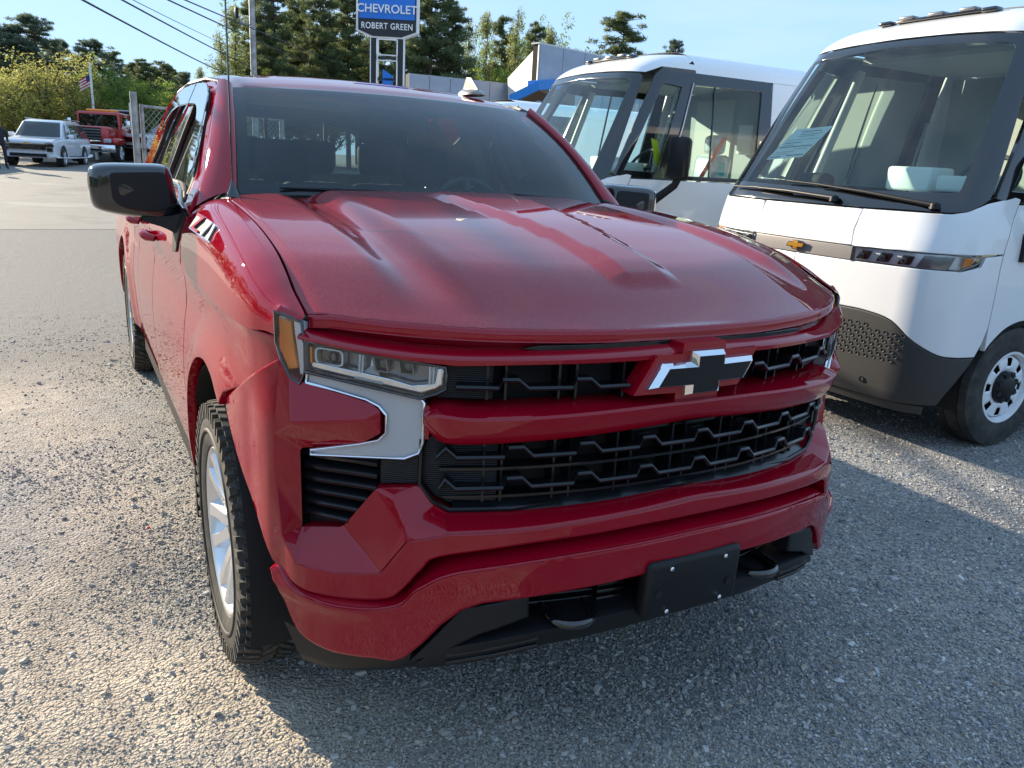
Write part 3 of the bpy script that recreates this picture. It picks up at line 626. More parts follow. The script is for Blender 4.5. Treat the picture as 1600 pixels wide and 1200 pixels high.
# wipers
def wiper(p0,p1,parent,r=.008):
    p0,p1=Vector(p0),Vector(p1); mid=p0.lerp(p1,.45)+Vector((0,-.01,.018)); mb=MB()
    mb.tube([p0,p0+Vector((0,-.005,.02)),mid,p0.lerp(p1,.62)+Vector((0,-.008,.012))],[.014,.011,.008,.006],8)
    return mb.make('wiper_arm','black_plastic',parent,50), MB().tube([p0.lerp(p1,.18)+Vector((0,0,.006)),p0.lerp(p1,.6)+Vector((0,-.004,.012)),p1],[.005,.008,.004],6).make('wiper_blade','black_plastic',parent,50)
for p0,p1 in (((.52,1.46,1.418),(-.02,1.478,1.452)),((-.12,1.42,1.418),(-.66,1.535,1.446))):
    wp=MB().lathe([(0,0),(0,.02),(.02,.018),(.025,0)],'z',12,0,p0).make('wiper',"black_plastic",T,40); wiper(p0,p1,wp)
# antenna mast on the fender and fin on the roof
mb=MB(); mb.lathe([(0,0),(0,.022),(.01,.02),(.025,.012),(.05,.006),(.05,0)],'z',14,0,(-.845,1.40,1.418)); an=mb.make('antenna','gloss_black',T,40)
MB().tube([(-.845,1.40,1.45),(-.846,1.395,1.9),(-.848,1.39,2.30)],[.0035,.003,.002],6).make('antenna_mast','gloss_black',an,60)
def fin(c):
    rows=[]
    for t,wd,h in ((0,.004,.004),(.12,.040,.020),(.35,.055,.032),(.65,.058,.038),(.88,.045,.030),(1,.012,.006)):
        y=c[1]+t*.21; rows.append([(c[0]+wd*math.cos(q),y,c[2]+h*math.sin(q)) for q in np.linspace(0,math.pi,9)])
    V,F=loft(rows,1,3); o=mesh('roof_fin',V,F,'fin_beige',T,60)
    mb=MB(); bl=[(c[0],c[1]+.03,c[2]+.025),(c[0],c[1]+.12,c[2]+.088),(c[0],c[1]+.165,c[2]+.092),(c[0],c[1]+.20,c[2]+.02)]
    V=[];
    for sg,wd in ((-1,(.004,.004,.004,.014)),(1,(.004,.004,.004,.014))): V+=[(p[0]+sg*w_,p[1],p[2]) for p,w_ in zip(bl,wd)]
    V[2]=(V[2][0]-.004,V[2][1],V[2][2]); V[6]=(V[6][0]+.006,V[6][1],V[6][2])
    mb.add(V,[(0,1,2,3)],0); mb.add(V,[(7,6,5,4),(0,4,5,1),(1,5,6,2),(2,6,7,3)],1)
    me_=mb.make('fin_blade',['fin_beige','gloss_black'],o)
    return o
fin((.555,2.40,1.903))
# badge on the fender
def badge():
    o=side(1.12,1.312,-1); u=Vector((0,-1,-.02)); v=Vector((.30,0,.95)).normalized(); n=Vector((-.86,-.28,.42)).normalized(); u=Vector((.05,-1,-.10)); u=(u-n*u.dot(n)).normalized(); v=n.cross(u)
    o=Vector((-.972,1.10,1.335)); fm=frame(o+n*.004,u,v,n)
    mb=MB(); mb.prism([(-.10,-.028),(.085,-.028),(.10,.028),(-.085,.028)],lambda a,b:fm@Vector((a,b,.006)),lambda a,b:fm@Vector((a,b,-.004))); bd=mb.make('badge','chrome',T)
    mb=MB(); mb.prism([(-.092,-.022),(.078,-.022),(.090,.022),(-.080,.022)],lambda a,b:fm@Vector((a,b,.0085)),lambda a,b:fm@Vector((a,b,.003))); mb.make('badge_face','black_plastic',bd)
    text_mesh('badge_letter','Z',.074,'red_lens',bd,fm@Matrix.Translation((-.052,-.001,.0105)),.002,1,1.15); text_mesh('badge_number','71',.070,'sign_white',bd,fm@Matrix.Translation((.030,-.001,.0105)),.002,1,1.15)
badge()
# ---- door mirrors
for s in (-1,1):
    def P(x,y,z): return (s*x,y,z)
    prof=[(1.262,1.455),(1.250,1.487),(1.20,1.500),(1.10,1.503),(1.02,1.503),(.992,1.485),(.975,1.41),(.965,1.325),(.99,1.300),(1.06,1.306),(1.16,1.318),(1.235,1.335),(1.258,1.36),(1.264,1.41)]
    c=(1.12,1.41); rows=[]
    for yy,k in ((1.775,.0),(1.775,.55),(1.778,.80),(1.795,.93),(1.83,1.0),(1.90,1.0),(1.925,.97),(1.93,.9)):
        rows.append([P(c[0]+(x-c[0])*k,yy+(.03*(1.26-x)),c[1]+(z-c[1])*k) for x,z in prof]+[P(c[0]+(prof[0][0]-c[0])*k,yy+.03*(1.26-prof[0][0]),c[1]+(prof[0][1]-c[1])*k)])
    V,F=loft(rows,3,2); mi=mesh('wing_mirror',V,F,'gloss_black',T,50)
    # recessed matt insert of the shell
    ins=[(1.20,1.47),(1.01,1.478),(.995,1.35),(1.06,1.335),(1.15,1.345),(1.195,1.37)]
    panel('mirror_insert',rpoly(ins,.02,3),lambda a,b:Vector((s*a,1.772+.03*(1.26-a)+.0*b,b)),'black_plastic',mi,step=.06,thick=.006,bev=.005,out=lambda p:Vector((0,-1,0)))
    mb=MB(); rows=[[P(1.10,1.80,1.325),P(1.10,1.88,1.325),P(1.10,1.88,1.30),P(1.10,1.80,1.30)],[P(1.02,1.78,1.32),P(1.02,1.87,1.32),P(1.02,1.87,1.275),P(1.02,1.78,1.275)],[P(.965,1.73,1.335),P(.965,1.83,1.34),P(.965,1.83,1.235),P(.965,1.73,1.235)],[P(.94,1.66,1.345),P(.94,1.80,1.36),P(.985,1.80,1.20),P(.985,1.70,1.19)]]
    V,F=loft([r+[r[0]] for r in rows],1,4); mesh('mirror_arm',V,F,'black_plastic',mi,40)
    V=[P(x,1.931+.03*(1.26-x),z) for x,z in [(c[0]+(a-c[0])*.88,c[1]+(b-c[1])*.86) for a,b in prof]]; mesh('mirror_glass',V,[tuple(range(len(V)))],'chrome',mi)
    # sail panel at the base of the window
    spanel('mirror_base',[(1.63,1.34),(1.82,1.352),(1.86,1.30),(1.80,1.19),(1.70,1.20)],'black_plastic',mi,off=.006,sides=(s,),step=.06,thick=.02)
# ================================================================== nose of the pickup
def mirr(half):  # half outline given from centre (a=0) outwards / back to centre
    return half+[(-a,z) for a,z in half[::-1] if abs(a)>1e-6]
GAP=[(.975,.592),(.929,.570),(.869,.554),(.798,.552),(.722,.566),(.690,.597),(.656,.650),(.621,.685),(.473,.712),(.326,.726),(.162,.736),(0,.739)]
SHE=[(0,.787),(.173,.776),(.333,.764),(.477,.753),(.605,.745)]
def OB(a,z):
    a=abs(a); return (.055-.03*sst(a,.86,.95)-.025*sst(a,.95,1.10))*(1-sst(z,.93,1.10))
side_r=[(.950,1.112),(1.07,1.046),(1.17,.990),(1.283,.938),(1.318,.898),(1.257,.835),(1.126,.735),(1.03,.655)]
inn=[(.686,.722),(.734,.636),(.816,.622),(.885,.626),(.928,.676),(.943,.80),(.948,.93)]
GAPS=[tuple(p) for p in cr(GAP,4)]; half=SHE+inn+side_r+GAPS
poly=[(a,z) for a,z in half]+[(-a,z) for a,z in half[-2:0:-1]]
bumper=panel('bumper_cover',poly,lambda a,z:fp(a,z,OB(a,z)),'red_paint',T,step=.028,thick=.05,bev=.009,out=front_out)
# creased nose, vent frame and centre peak on each side
NV=[(.950,1.112,0),(.917,1.074,0),(.883,1.059,0),(.81,1.043,0),(.765,1.030,0),(.748,1.014,0),(.747,.960,0),(.788,.936,0),(.905,.893,-.012),
    (.775,.998,.030),(.895,.972,.042),(.948,.93,.022),(.943,.80,.026),(.928,.676,.030),(.908,.683,-.02),(.890,.9,.0)]
NF=[(0,1,10,11),(1,2,10),(2,3,9,10),(3,4,9),(4,5,9),(5,6,9),(6,7,9),(7,10,9),(7,8,10),(8,11,10),(8,14,12,11),(14,13,12)]
def skirt(name,ring,m,d0,d1,parent,sides=(-1,1),dz=0):
    for s in sides:
        V=[fp(s*a,z,o+d0) for a,z,o in ring]+[fp(s*a,z+dz,o+d1) for a,z,o in ring]; n=len(ring)
        F=[(i,i+1,n+i+1,n+i) for i in range(n-1)]; mesh(name,V,F,m,parent,40)
ffacet('bumper_nose',NV,NF,'red_paint',bumper)
skirt('bumper_nose_edge',[NV[i] for i in (0,1,2,3,4,5,6,7,8)],'red_paint',-.001,-.05,bumper)
PV=[(.908,.683,-.02),(.826,.703,-.02),(.755,.822,-.004),(.716,.813,.018),(.690,.760,.044),(.686,.722,.055),(.734,.636,.055),(.816,.622,.055),(.885,.626,.052),(.928,.676,.030),
    (.669,.835,-.01),(.642,.791,-.01),(.608,.770,-.01),(.605,.745,.055)]
PF=[(0,1,7,8),(0,8,9),(1,6,7),(1,2,3,4,5,6),(2,10,3),(3,10,11,4),(4,11,12,13),(4,13,5)]
ffacet('bumper_peak',PV,PF,'red_paint',bumper,bev=.007)
skirt('bumper_peak_edge',[PV[i] for i in (0,1,2,10,11,12)],'red_paint',-.001,-.05,bumper)
# shelf under the grille
av=[-.608,-.477,-.333,-.173,0,.173,.333,.477,.608]
def q_z(a): return interp(abs(a),[0,.2,.467,.608],[.795,.785,.773,.770])
def h_z(a): return interp(abs(a),[0,.173,.333,.477,.605],[.787,.776,.764,.753,.745])
rows=[[fp(a,q_z(a),-.05) for a in av],[fp(a,q_z(a),-.005) for a in av],[fp(a,h_z(a)+.007,.042) for a in av],[fp(a,h_z(a),.054) for a in av]]
V,F=loft(rows,4,3); mesh('bumper_shelf',V,F,'red_paint',bumper,50)
# lower bumper bar
LT=[(.972,.575),(.942,.590),(.90,.563),(.861,.548),(.789,.546),(.702,.558),(.662,.606),(.595,.652),(.477,.676),(.335,.692),(.219,.699),(.086,.704),(0,.706)]
LB=[(0,.607),(.181,.602),(.428,.580),(.571,.553),(.684,.418),(.739,.408),(.784,.406),(.84,.408),(.885,.424),(.915,.465),(.944,.521)]
def OL(a,z): return (.078-.012*sst(.70-z,0,.15))*(1-.55*sst(abs(a),.80,.96))+.012*math.exp(-((z-.545+.0)/.03)**2)*sst(abs(a),.70,.76)
LT=[tuple(p) for p in cr(LT,4)]; LB=[tuple(p) for p in cr(LB,3)]; half=[p for p in LT[::-1]]+LB[::-1]
poly=half+[(-a,z) for a,z in half[-2:0:-1]]
low=panel('lower_bumper',poly,lambda a,z:fp(a,z,OL(a,z)),'red_paint',T,step=.026,thick=.05,bev=.012,out=front_out)
for s in (-1,1):
    rows=[]
    for k,(o,dz) in enumerate(((0,.0),(-.02,.008),(-.05,.016),(-.085,.022))):
        rows.append([fp(s*a,z+dz-.004,OL(a,z)+o-.003) for a,z in LT])
    V,F=loft(rows,1,3); mesh('lower_bumper_top',V,F,'red_paint',low,50)
# dark space behind the gap and behind grilles
V=[];F=[]; aa=np.linspace(-.93,.93,41)
zz=[.40,1.14]
for z in zz: V+=[fp(a,z,-.085) for a in aa]
F=[(i,i+1,41+i+1,41+i) for i in range(40)]; mesh('grille_backing',V,F,'deep_black',T,60)
# ---- upper bar
aa=[0,.15,.30,.45,.58,.615,.70,.80,.893]
ed=Sp([0,.184,.418,.597,.739,.893],[1.162,1.157,1.152,1.149,1.154,1.172]); bt=Sp([0,.182,.417,.6,.739,.893],[1.150,1.142,1.139,1.133,1.144,1.163])
full=[-a for a in aa[:0:-1]]+aa
rows=[[fp(a,ed(abs(a))+.018,-.07) for a in full],[fp(a,ed(abs(a))+.016,-.045) for a in full],[fp(a,ed(abs(a))+.003,.006) for a in full],[fp(a,ed(abs(a))-.002,.012) for a in full],[fp(a,bt(abs(a))+.002,.010) for a in full],[fp(a,bt(abs(a))-.001,.004) for a in full],[fp(a,bt(abs(a)),-.05) for a in full]]
rr=[]
for r in rows:
    V,_=loft([r],4,1); rr.append(V)
V=[p for r in rr for p in r]; n=len(rr[0]); F=[(i*n+j,i*n+j+1,(i+1)*n+j+1,(i+1)*n+j) for i in range(len(rr)-1) for j in range(n-1)]
ub=mesh('upper_bar',V,F,'red_paint',T,35)
fpanel('air_slot',[(0,1.1815),(.42,1.175),(.46,1.168),(.42,1.163),(0,1.170)],-.028,'grille_black',ub,step=.05,thick=.01,bev=.002)
# ---- middle bar with emblem frame
aa=[0,.15,.33,.48,.572,.62,.650,.663]
tz=Sp([0,.33,.48,.572,.641,.663],[1.040,1.038,1.033,1.030,1.036,1.020]); ez=Sp([0,.166,.342,.485,.572,.64,.663],[1.040,1.038,1.029,1.022,1.020,1.026,1.010]); bz=Sp([0,.157,.326,.477,.567,.626,.663],[.983,.974,.963,.954,.949,.951,.975])
full=[-a for a in aa[:0:-1]]+aa
def endo(a): return -.03*sst(abs(a),.635,.663)
rr=[]
for f in (lambda a:(tz(a)+.004,-.07),lambda a:(tz(a)+.004,-.03),lambda a:(tz(a)+.001,.002),lambda a:(ez(a)+.001,.034),lambda a:(ez(a)-.005,.039),lambda a:((ez(a)+bz(a))/2,.032),lambda a:(bz(a)+.008,.018),lambda a:(bz(a),.008),lambda a:(bz(a),-.05)):
    r=[]
    for a in full: z,o=f(abs(a)); r.append(fp(a,z,o+endo(a)))
    V,_=loft([r],4,1); rr.append(V)
V=[p for r in rr for p in r]; n=len(rr[0]); F=[(i*n+j,i*n+j+1,(i+1)*n+j+1,(i+1)*n+j) for i in range(len(rr)-1) for j in range(n-1)]
mbar=mesh('middle_bar',V,F,'red_paint',T,32)
for s in (-1,1): panel('bar_end',[(.015,.953),(.015,1.034),(-.055,1.03),(-.055,.96)],lambda a,z:fp(s*.664,z,a-.02),'red_paint',mbar,step=.05,bev=.004,thick=.01,out=lambda p:Vector((s,0,0)))
def P0(x,z,o): p=plan(x); return Vector((x,p[1]-o,z))
def frust(mb,pl,o0,o1,d,i=0):
    a=[P0(x,z,o0) for x,z in pl]; b=[P0(x,z,o1) for x,z in inset(pl,d)]; n=len(pl)
    mb.add(a+b,[(j,(j+1)%n,n+(j+1)%n,n+j) for j in range(n)],i)
EMB=[(-.172,1.078),(-.135,1.140),(-.054,1.140),(-.054,1.166),(.046,1.166),(.046,1.142),(.150,1.142),(.113,1.082),(.036,1.082),(.036,1.056),(-.064,1.056),(-.064,1.078)]
big=[tuple(p) for p in inset(EMB,-.017)]
mb=MB(); mb.prism(big,lambda x,z:P0(x,z,.022),lambda x,z:P0(x,z,-.03)); mb.make('emblem_frame','red_paint',mbar)
mb=MB(); frust(mb,EMB,.028,.034,.001); frust(mb,[tuple(p) for p in inset(EMB,.001)],.034,.052,.0085); frust(mb,[tuple(p) for p in inset(EMB,.0095)],.052,.048,.0015); mb.add([P0(x,z,.0) for x,z in EMB]+[P0(x,z,.028) for x,z in EMB],[(j,(j+1)%12,12+(j+1)%12,12+j) for j in range(12)])
em=mb.make('bow_tie_emblem','chrome',T)
mb=MB(); mb.prism([tuple(p) for p in inset(EMB,.0112)],lambda x,z:P0(x,z,.0495),lambda x,z:P0(x,z,.03)); mb.make('emblem_face','black_plastic',em)
# ---- grille: two openings with stepped bars
gr=empty('grille'); gr.parent=T
def lipring(name,pts,o0,o1,wd,m):
    """frame strip that follows an outline"""
    for s in (-1,1):
        ring=[(s*a,z) for a,z in pts]; V=[fp(a,z,o0) for a,z in ring]+[fp(a*(1-wd),z,o1) for a,z in ring]; n=len(ring)
def bar_path(a0,a1,zf,phase=0,h=.023,per=.168):
    """stepped profile: rises sharply on the left, falls gently on the right"""
    out=[]; k=math.floor((a0-phase)/per)-1
    pts=[(a0,zf(a0))]
    while phase+k*per<a1:
        s0=phase+k*per
        for da,dz in ((0,0),(.008,h),(.043,h),(.066,0)):
            a=s0+da
            if a0<a<a1: pts.append((a,zf(a)+dz))
        k+=1
    pts.append((a1,zf(a1))); return pts
def gbar(a0,a1,zf,phase,o=.004,dep=.05,th=.009,parent=gr,h=.023):
    P=bar_path(a0,a1,zf,phase,h); V=[];F=[]
    prof=((0,-dep),(th*.55,-.004),(th*.5,0),(-th*.1,.0035),(-th*.7,.0),(-th,-.01),(-th*.9,-dep))
    n=len(prof)
    for i,(a,z) in enumerate(P):
        for dz,do in prof: V.append(fp(a,z+dz,o+do))
    for i in range(len(P)-1):
        for j in range(n-1): F.append((i*n+j,i*n+j+1,(i+1)*n+j+1,(i+1)*n+j))
    V0=len(V)
    return mesh('grille_bar',V,F,'grille_black',parent,30)
zl=lambda a:.912+.012*(1-(a/.63)**2); zl2=lambda a:.836+.012*(1-(a/.6)**2)
gbar(-.636,.636,zl,-.492); gbar(-.630,.600,zl2,-.492)
gbar(-.60,-.20,lambda a:1.083,-.492-.02,h=.020); gbar(.19,.60,lambda a:1.086,.19,h=.020)
for za,zb,o in ((.875,.872,-.02),(.80,.80,-.03),(.945,.945,-.04)):   # plain dark ribs behind
    V=[];F=[]; aa=np.linspace(-.63,.63,25)
    for a in aa:
        z=za+.012*(1-(a/.63)**2); V+=[fp(a,z+.003,o-.05),fp(a,z+.003,o),fp(a,z-.004,o),fp(a,z-.004,o-.05)]
    for i in range(24):
        for j in range(3): F.append((4*i+j,4*i+j+1,4*i+5+j,4*i+4+j))
    mesh('grille_rib',V,F,'grille_black',gr,30)
fins=[]
for k in range(-4,5):
    for a in (k*.168-.03,k*.168+.012):
        if abs(a)>.62: continue
        for z0,z1 in ((.78,.96),(1.045,1.135)):
            if z0>1 and abs(a)<.17: continue
            mb=MB(); A=fp(a-.003,z0,-.03);B_=fp(a+.003,z0,-.03);C_=fp(a+.003,z0,-.085);D_=fp(a-.003,z0,-.085); up=Vector((0,0,z1-z0))
            mb.add([A,B_,C_,D_,A+up,B_+up,C_+up,D_+up],[(0,1,5,4),(1,2,6,5),(2,3,7,6),(3,0,4,7),(4,5,6,7)]); mb.make('grille_fin','grille_black',gr)
# solid textured ends of the openings
ribm=mat('ribbed_black',(.007,.0075,.009),.4,0,.05,.3); n_,l_,b_=nodes(ribm); tc_=n_.new('ShaderNodeTexCoord'); wv=n_.new('ShaderNodeTexWave'); wv.bands_direction='Z'; wv.inputs['Scale'].default_value=60; l_(tc_.outputs['Object'],wv.inputs[0]); bump(ribm,wv.outputs['Fac'],.5,.002)
fpanel('grille_end_panel',[(.670,.915),(.670,.838),(.640,.80),(.61,.785),(.50,.785),(.50,.95),(.655,.95)],-.035,'ribbed_black',gr,step=.06,thick=.02,bev=.003)
fpanel('grille_end_panel',[(.640,1.13),(.52,1.135),(.52,1.045),(.640,1.045)],-.035,'ribbed_black',gr,step=.06,thick=.02,bev=.003)
# surround lip of the lower opening
for s in (-1,1):
    pts=[(s*.668,.948),(s*.670,.838),(s*.642,.794),(s*.606,.773),(s*.467,.777)]+([(0,.797)] )
    MB().tube([fp(a,z+.003,-.012) for a,z in pts],.006,6).make('grille_edge','grille_black',gr,50)
mb=MB()
V=[];F=[];aa=np.linspace(-.6,.6,25)
for a in aa: V+=[fp(a,q_z(a)+.001,-.012),fp(a,q_z(a)+.034+.0*a,-.05)]
F=[(2*i,2*i+1,2*i+3,2*i+2) for i in range(24)]; mesh('grille_sill','grille_black' and V,F,'grille_black',gr,50)
# ---- headlamps
LO=[(.961,1.219),(.927,1.214),(.889,1.203),(.886,1.160),(.836,1.155),(.742,1.142),(.669,1.134),(.622,1.128),(.620,1.077),(.639,1.064),(.671,1.052),(.789,1.074),(.884,1.088),(.894,1.056),(.918,1.068),(.942,1.105),(.959,1.148)]
D0=[(.884,1.087),(.811,1.079),(.671,1.052),(.665,1.04),(.664,.945),(.672,.918),(.700,.902),(.879,.884),(.879,.896),(.787,.928),(.752,.942),(.738,.962),(.738,1.004),(.752,1.024),(.776,1.037),(.835,1.051),(.886,1.059)]
for s in (-1,1):
    S=lambda pl:[(s*a,z) for a,z in pl]
    def pp(name,pl,o,m,parent,**k):
        if 'holes' in k: k['holes']=[S(h) for h in k['holes']]
        return panel(name,S(pl),lambda a,z:fp(a,z,o),m,parent,out=front_out,**k)
    lm=pp('headlight',LO,-.045,'lamp_grey',T,step=.05,thick=.03,bev=.002)
    # silver tray along the bottom and the inner end
    def strip(name,path,o,wd,m,r=.006):
        return MB().tube([fp(s*a,z,o) for a,z in path],r,8).make(name,m,lm,60)
    pp('reflector',[(.880,1.112),(.784,1.098),(.735,1.090),(.690,1.078),(.645,1.085),(.640,1.120),(.628,1.122),(.628,1.083),(.642,1.071),(.672,1.060),(.79,1.082),(.880,1.096)],-.012,'chrome',lm,step=.03,thick=.02,bev=.004)
    V=[fp(s*a,z,o) for a,z,o in ((.800,1.084,-.008),(.745,1.075,-.008),(.775,1.110,-.03),(.772,1.137,-.035),(.764,1.137,-.035),(.762,1.110,-.03))]
    mesh('reflector_divider',V,[(0,1,5,2),(2,5,4,3)],'lamp_silver',lm)
    for a0,wd,kind in ((.848,.052,0),(.752,.034,1),(.703,.036,1)):
        zc=1.128-.03*(.85-a0)*1.2-.004; h=.040
        po=rpoly([(a0-wd/2,zc-h/2),(a0+wd/2,zc-h/2+.002),(a0+wd/2,zc+h/2+.002),(a0-wd/2,zc+h/2)] if kind==0 else [(a0-wd/2,zc-h/2),(a0+wd/2-.006,zc-h/2+.002),(a0+wd/2,zc+h/2+.002),(a0-wd/2+.006,zc+h/2)],.012 if kind==0 else .004,3)
        pi=[tuple(p) for p in inset(po,.004)]
        b=pp('lamp_bezel',po,-.015,'lamp_silver' if kind==0 else 'lamp_grey',lm,step=.03,holes=[pi],thick=.025,bev=.0015)
        pp('projector_lens',pi,-.026,'gloss_black',lm,step=.03,thick=.005,bev=.006,drop=1.2)
        c=fp(s*(a0-.004),zc,-.030); bm=bmesh.new(); bmesh.ops.create_icosphere(bm,subdivisions=3,radius=.0155)
        for v in bm.verts: v.co=Vector((v.co.x,v.co.y*.6,v.co.z))+c+Vector((0,-.004,0))
        me=bpy.data.meshes.new('projector_bulb'); bm.to_mesh(me); bm.free(); [setattr(q,'use_smooth',True) for q in me.polygons]; link('projector_bulb',me,'lens_clear',lm)
    for a in (.655,.648,.641): MB().tube([fp(s*a,1.124,-.02),fp(s*a,1.080,-.016)],.0035,6).make('reflector_rib','lamp_silver',lm,60)
    for a in (.792,.786): MB().tube([fp(s*a,1.143,-.022),fp(s*a,1.096,-.016)],.0035,6).make('reflector_rib','lamp_silver',lm,60)
    pp('turn_signal',[(.9545,1.208),(.918,1.198),(.902,1.092),(.926,1.086),(.951,1.135)],-.003,'orange_lens',lm,step=.02,thick=.02,bev=.003)
    pp('turn_signal_edge',[(.914,1.203),(.893,1.198),(.893,1.075),(.901,1.078)],-.010,'lamp_silver',lm,step=.03,thick=.02,bev=.002)
    pp('side_marker',[(.880,1.145),(.876,1.145),(.876,1.108),(.880,1.108)],-.01,'orange_lens',lm,step=.03,thick=.01,bev=.0005)
    MB().tube([fp(s*a,z,.001) for a,z in LO+[LO[0]]],.0045,6).make('headlight_gasket','gloss_black',lm,60)
    pp('headlight_cover',[tuple(p) for p in inset(LO,.003)],.003,'lens_clear',lm,step=.03,thick=.002,bev=.002)
    dr=pp('running_light',D0,-.010,'drl_white',T,step=.025,thick=.03,bev=.004)
    MB().tube([fp(s*a,z,-.006) for a,z in D0+[D0[0]]],.0048,6).make('running_light_edge','chrome',dr,60)
    # louvred vent
    VO=[(.907,.893),(.750,.910),(.669,.918),(.669,.832),(.751,.824),(.826,.700),(.909,.683)]
    vt=pp('side_vent',[tuple(p) for p in inset(VO,-.004)],-.055,'deep_black',T,step=.08,thick=.01,bev=.002)
    pp('vent_panel',[(.752,.908),(.671,.915),(.671,.836),(.752,.827)],-.022,'ribbed_black',vt,step=.05,thick=.03,bev=.003)
    for k in range(6):
        z=.880-.031*k; a1=.905; a0=.757 if z>.82 else .757+(.82-z)*.60
        V=[];F=[]; N=9
        for i in range(N):
            a=a0+(a1-a0)*i/(N-1); zb=z+.004*math.sin(i/ (N-1)*math.pi); f=sst(a,.86,.905)*.012
            for dz,o in ((.010,-.045),(.004,-.020-f),(-.002,-.014-f),(-.010,-.018-f),(-.014,-.045)): V.append(fp(s*a,zb+dz,o))
        for i in range(N-1):
            for j in range(4): F.append((i*5+j,i*5+j+1,i*5+6+j,i*5+5+j))
        mesh('vent_slat',V,F,'grille_black',vt,50)
# ---- black lower valance, pads, tow hooks
fpanel('bumper_pad',[(.676,.400),(.640,.452),(.571,.548),(.428,.578),(.425,.520),(.535,.478),(.600,.436)],.052,'black_plastic',low,step=.04,thick=.05,bev=.008)
tv=Sp([0,.146,.415,.598,.67],[.507,.505,.477,.445,.395]); bv=Sp([0,.126,.375,.526,.665],[.445,.441,.423,.391,.365])
aa=list(np.linspace(-.66,.66,33)); rr=[]
for f in (lambda a:(tv(a)+.012,-.06),lambda a:(tv(a)+.004,.03),lambda a:(tv(a)-.004,.046),lambda a:(.5*tv(a)+.5*bv(a),.045),lambda a:(bv(a),.026),lambda a:(bv(a)-.002,-.05)):
    rr.append([fp(a,*f(abs(a))) for a in aa])
V=[p for r in rr for p in r]; n=len(aa); F=[(i*n+j,i*n+j+1,(i+1)*n+j+1,(i+1)*n+j) for i in range(len(rr)-1) for j in range(n-1)]
val=mesh('front_valance',V,F,'black_plastic',T,40)
for s in (-1,1):
    rows=[[fp(s*a,z,.03) for a,z in ((.60,.43),(.68,.41),(.76,.405),(.84,.408),(.93,.44))],[fp(s*a,z,.0) for a,z in ((.60,.38),(.68,.35),(.76,.33),(.84,.315),(.90,.32))],[fp(s*a,z,-.05) for a,z in ((.60,.375),(.68,.345),(.76,.325),(.84,.31),(.90,.315))]]
    V,F=loft(rows,3,3); mesh('air_deflector',V,F,'black_plastic',val,50)
    for k,(z0) in enumerate((.425,.405)):
        MB().tube([fp(s*a,z,.042) for a,z in ((.60,z0-.008),(.50,z0+.012),(.40,z0+.03))],.006,6).make('valance_slat','grille_black',val,60)
    # tow hook
    c=fp(s*.315,.500,.0); pts=[c+Vector((.055*math.cos(t),-.05-.055*math.sin(t)*.9+.03,.0)) for t in np.linspace(0,math.pi,11)]
    MB().tube([pts[0]+Vector((0,.10,.0))]+pts+[pts[-1]+Vector((0,.10,.0))],.013,8).make('tow_hook','deep_black' if False else 'gloss_black',T,60)
    for z in (.535,.555,.575,.515): 
        MB().tube([fp(s*a,z+.006*(0),-.005) for a in (.16,.2,.235)],.006,6).make('lower_grille_bar','grille_black',val,60)
        MB().tube([fp(s*a,z-.005,-.03) for a in (.235,.32,.42)],.004,6).make('lower_grille_bar','grille_black',val,60)
# licence plate bracket
pb=rbox('plate_bracket',(0,-.058,.563),(.305,.05,.162),.014,'black_plastic',T,rot=Matrix.Rotation(R(2),3,'X'))
for x in (-.0889,.0889):
    for z in (.503,.6236):
        mb=MB(); mb.lathe([(-.092,.0),(-.092,.0035),(-.0895,.0062),(-.083,.0062)],'y',10,0,(x,.0+(z-.563)*-.03,z)); mb.make('screw','chrome',pb,40)
for x in (-.118,.118): MB().lathe([(-.0855,0),(-.0855,.012),(-.08,.012)],'y',14,0,(x,0,.563-.02 if x>0 else .555)).make('bracket_hole','deep_black',pb,40)
# ---- wheels
def tyre_parts(W=.275,RAD=.418,rim_r=.262,lugs=58):
    """returns tyre+tread mesh data, x = outward"""
    h=W/2; pr=[(-h+.03,rim_r),(-h+.004,rim_r+.03),(-h,RAD-.075),(-h+.006,RAD-.035),(-h+.028,RAD-.012),(-.03,RAD-.009),(.03,RAD-.009),(h-.028,RAD-.012),(h-.006,RAD-.035),(h,RAD-.075),(h-.004,rim_r+.03),(h-.012,rim_r+.008),(h-.03,rim_r)]
    mb=MB(); mb.lathe(pr,'x',72)
    # raised bands on the sidewall
    mb.lathe([(h-.001,rim_r+.05),(h+.003,rim_r+.054),(h+.003,rim_r+.06),(h-.001,rim_r+.064)],'x',72)
    tr=MB()
    def block(x0,x1,r0,r1,t,wt,skew=0,r1b=None):
        V=[]
        for r,sh in ((r0,1.),(r1,.88)):
            for x,dt in ((x0,-1),(x1,-1),(x1,1),(x0,1)):
                rr=r if (r1b is None or x!=x1 or r==r0) else r1b
                a=t+dt*wt*sh/2+skew*(x-x0); V.append((x,rr*math.cos(a),rr*math.sin(a)))
        tr.add(V,[(3,2,1,0),(4,5,6,7),(0,1,5,4),(1,2,6,5),(2,3,7,6),(3,0,4,7)])
    for k in range(lugs):
        t=2*math.pi*k/lugs; w_=2*math.pi/lugs*.60
        for sg in (-1,1):
            off=0 if sg>0 else math.pi/lugs
            block(sg*(h-.062),sg*(h-.016),RAD-.018,RAD-.002,t+off,w_,sg*1.2,RAD-.007)
            block(sg*(h-.030),sg*(h+.001),RAD-.060,RAD-.014,t+off+.02*sg,w_*(.9 if k%2 else .55),0)
            block(sg*(h-.105),sg*(h-.068),RAD-.015,RAD+.001,t+off+.04,w_*.9,sg*-2.2)
        block(-.022,.022,RAD-.015,RAD+.001,t+.05,w_*.95,2.5)
    return mb,tr
_t,_tr=tyre_parts()
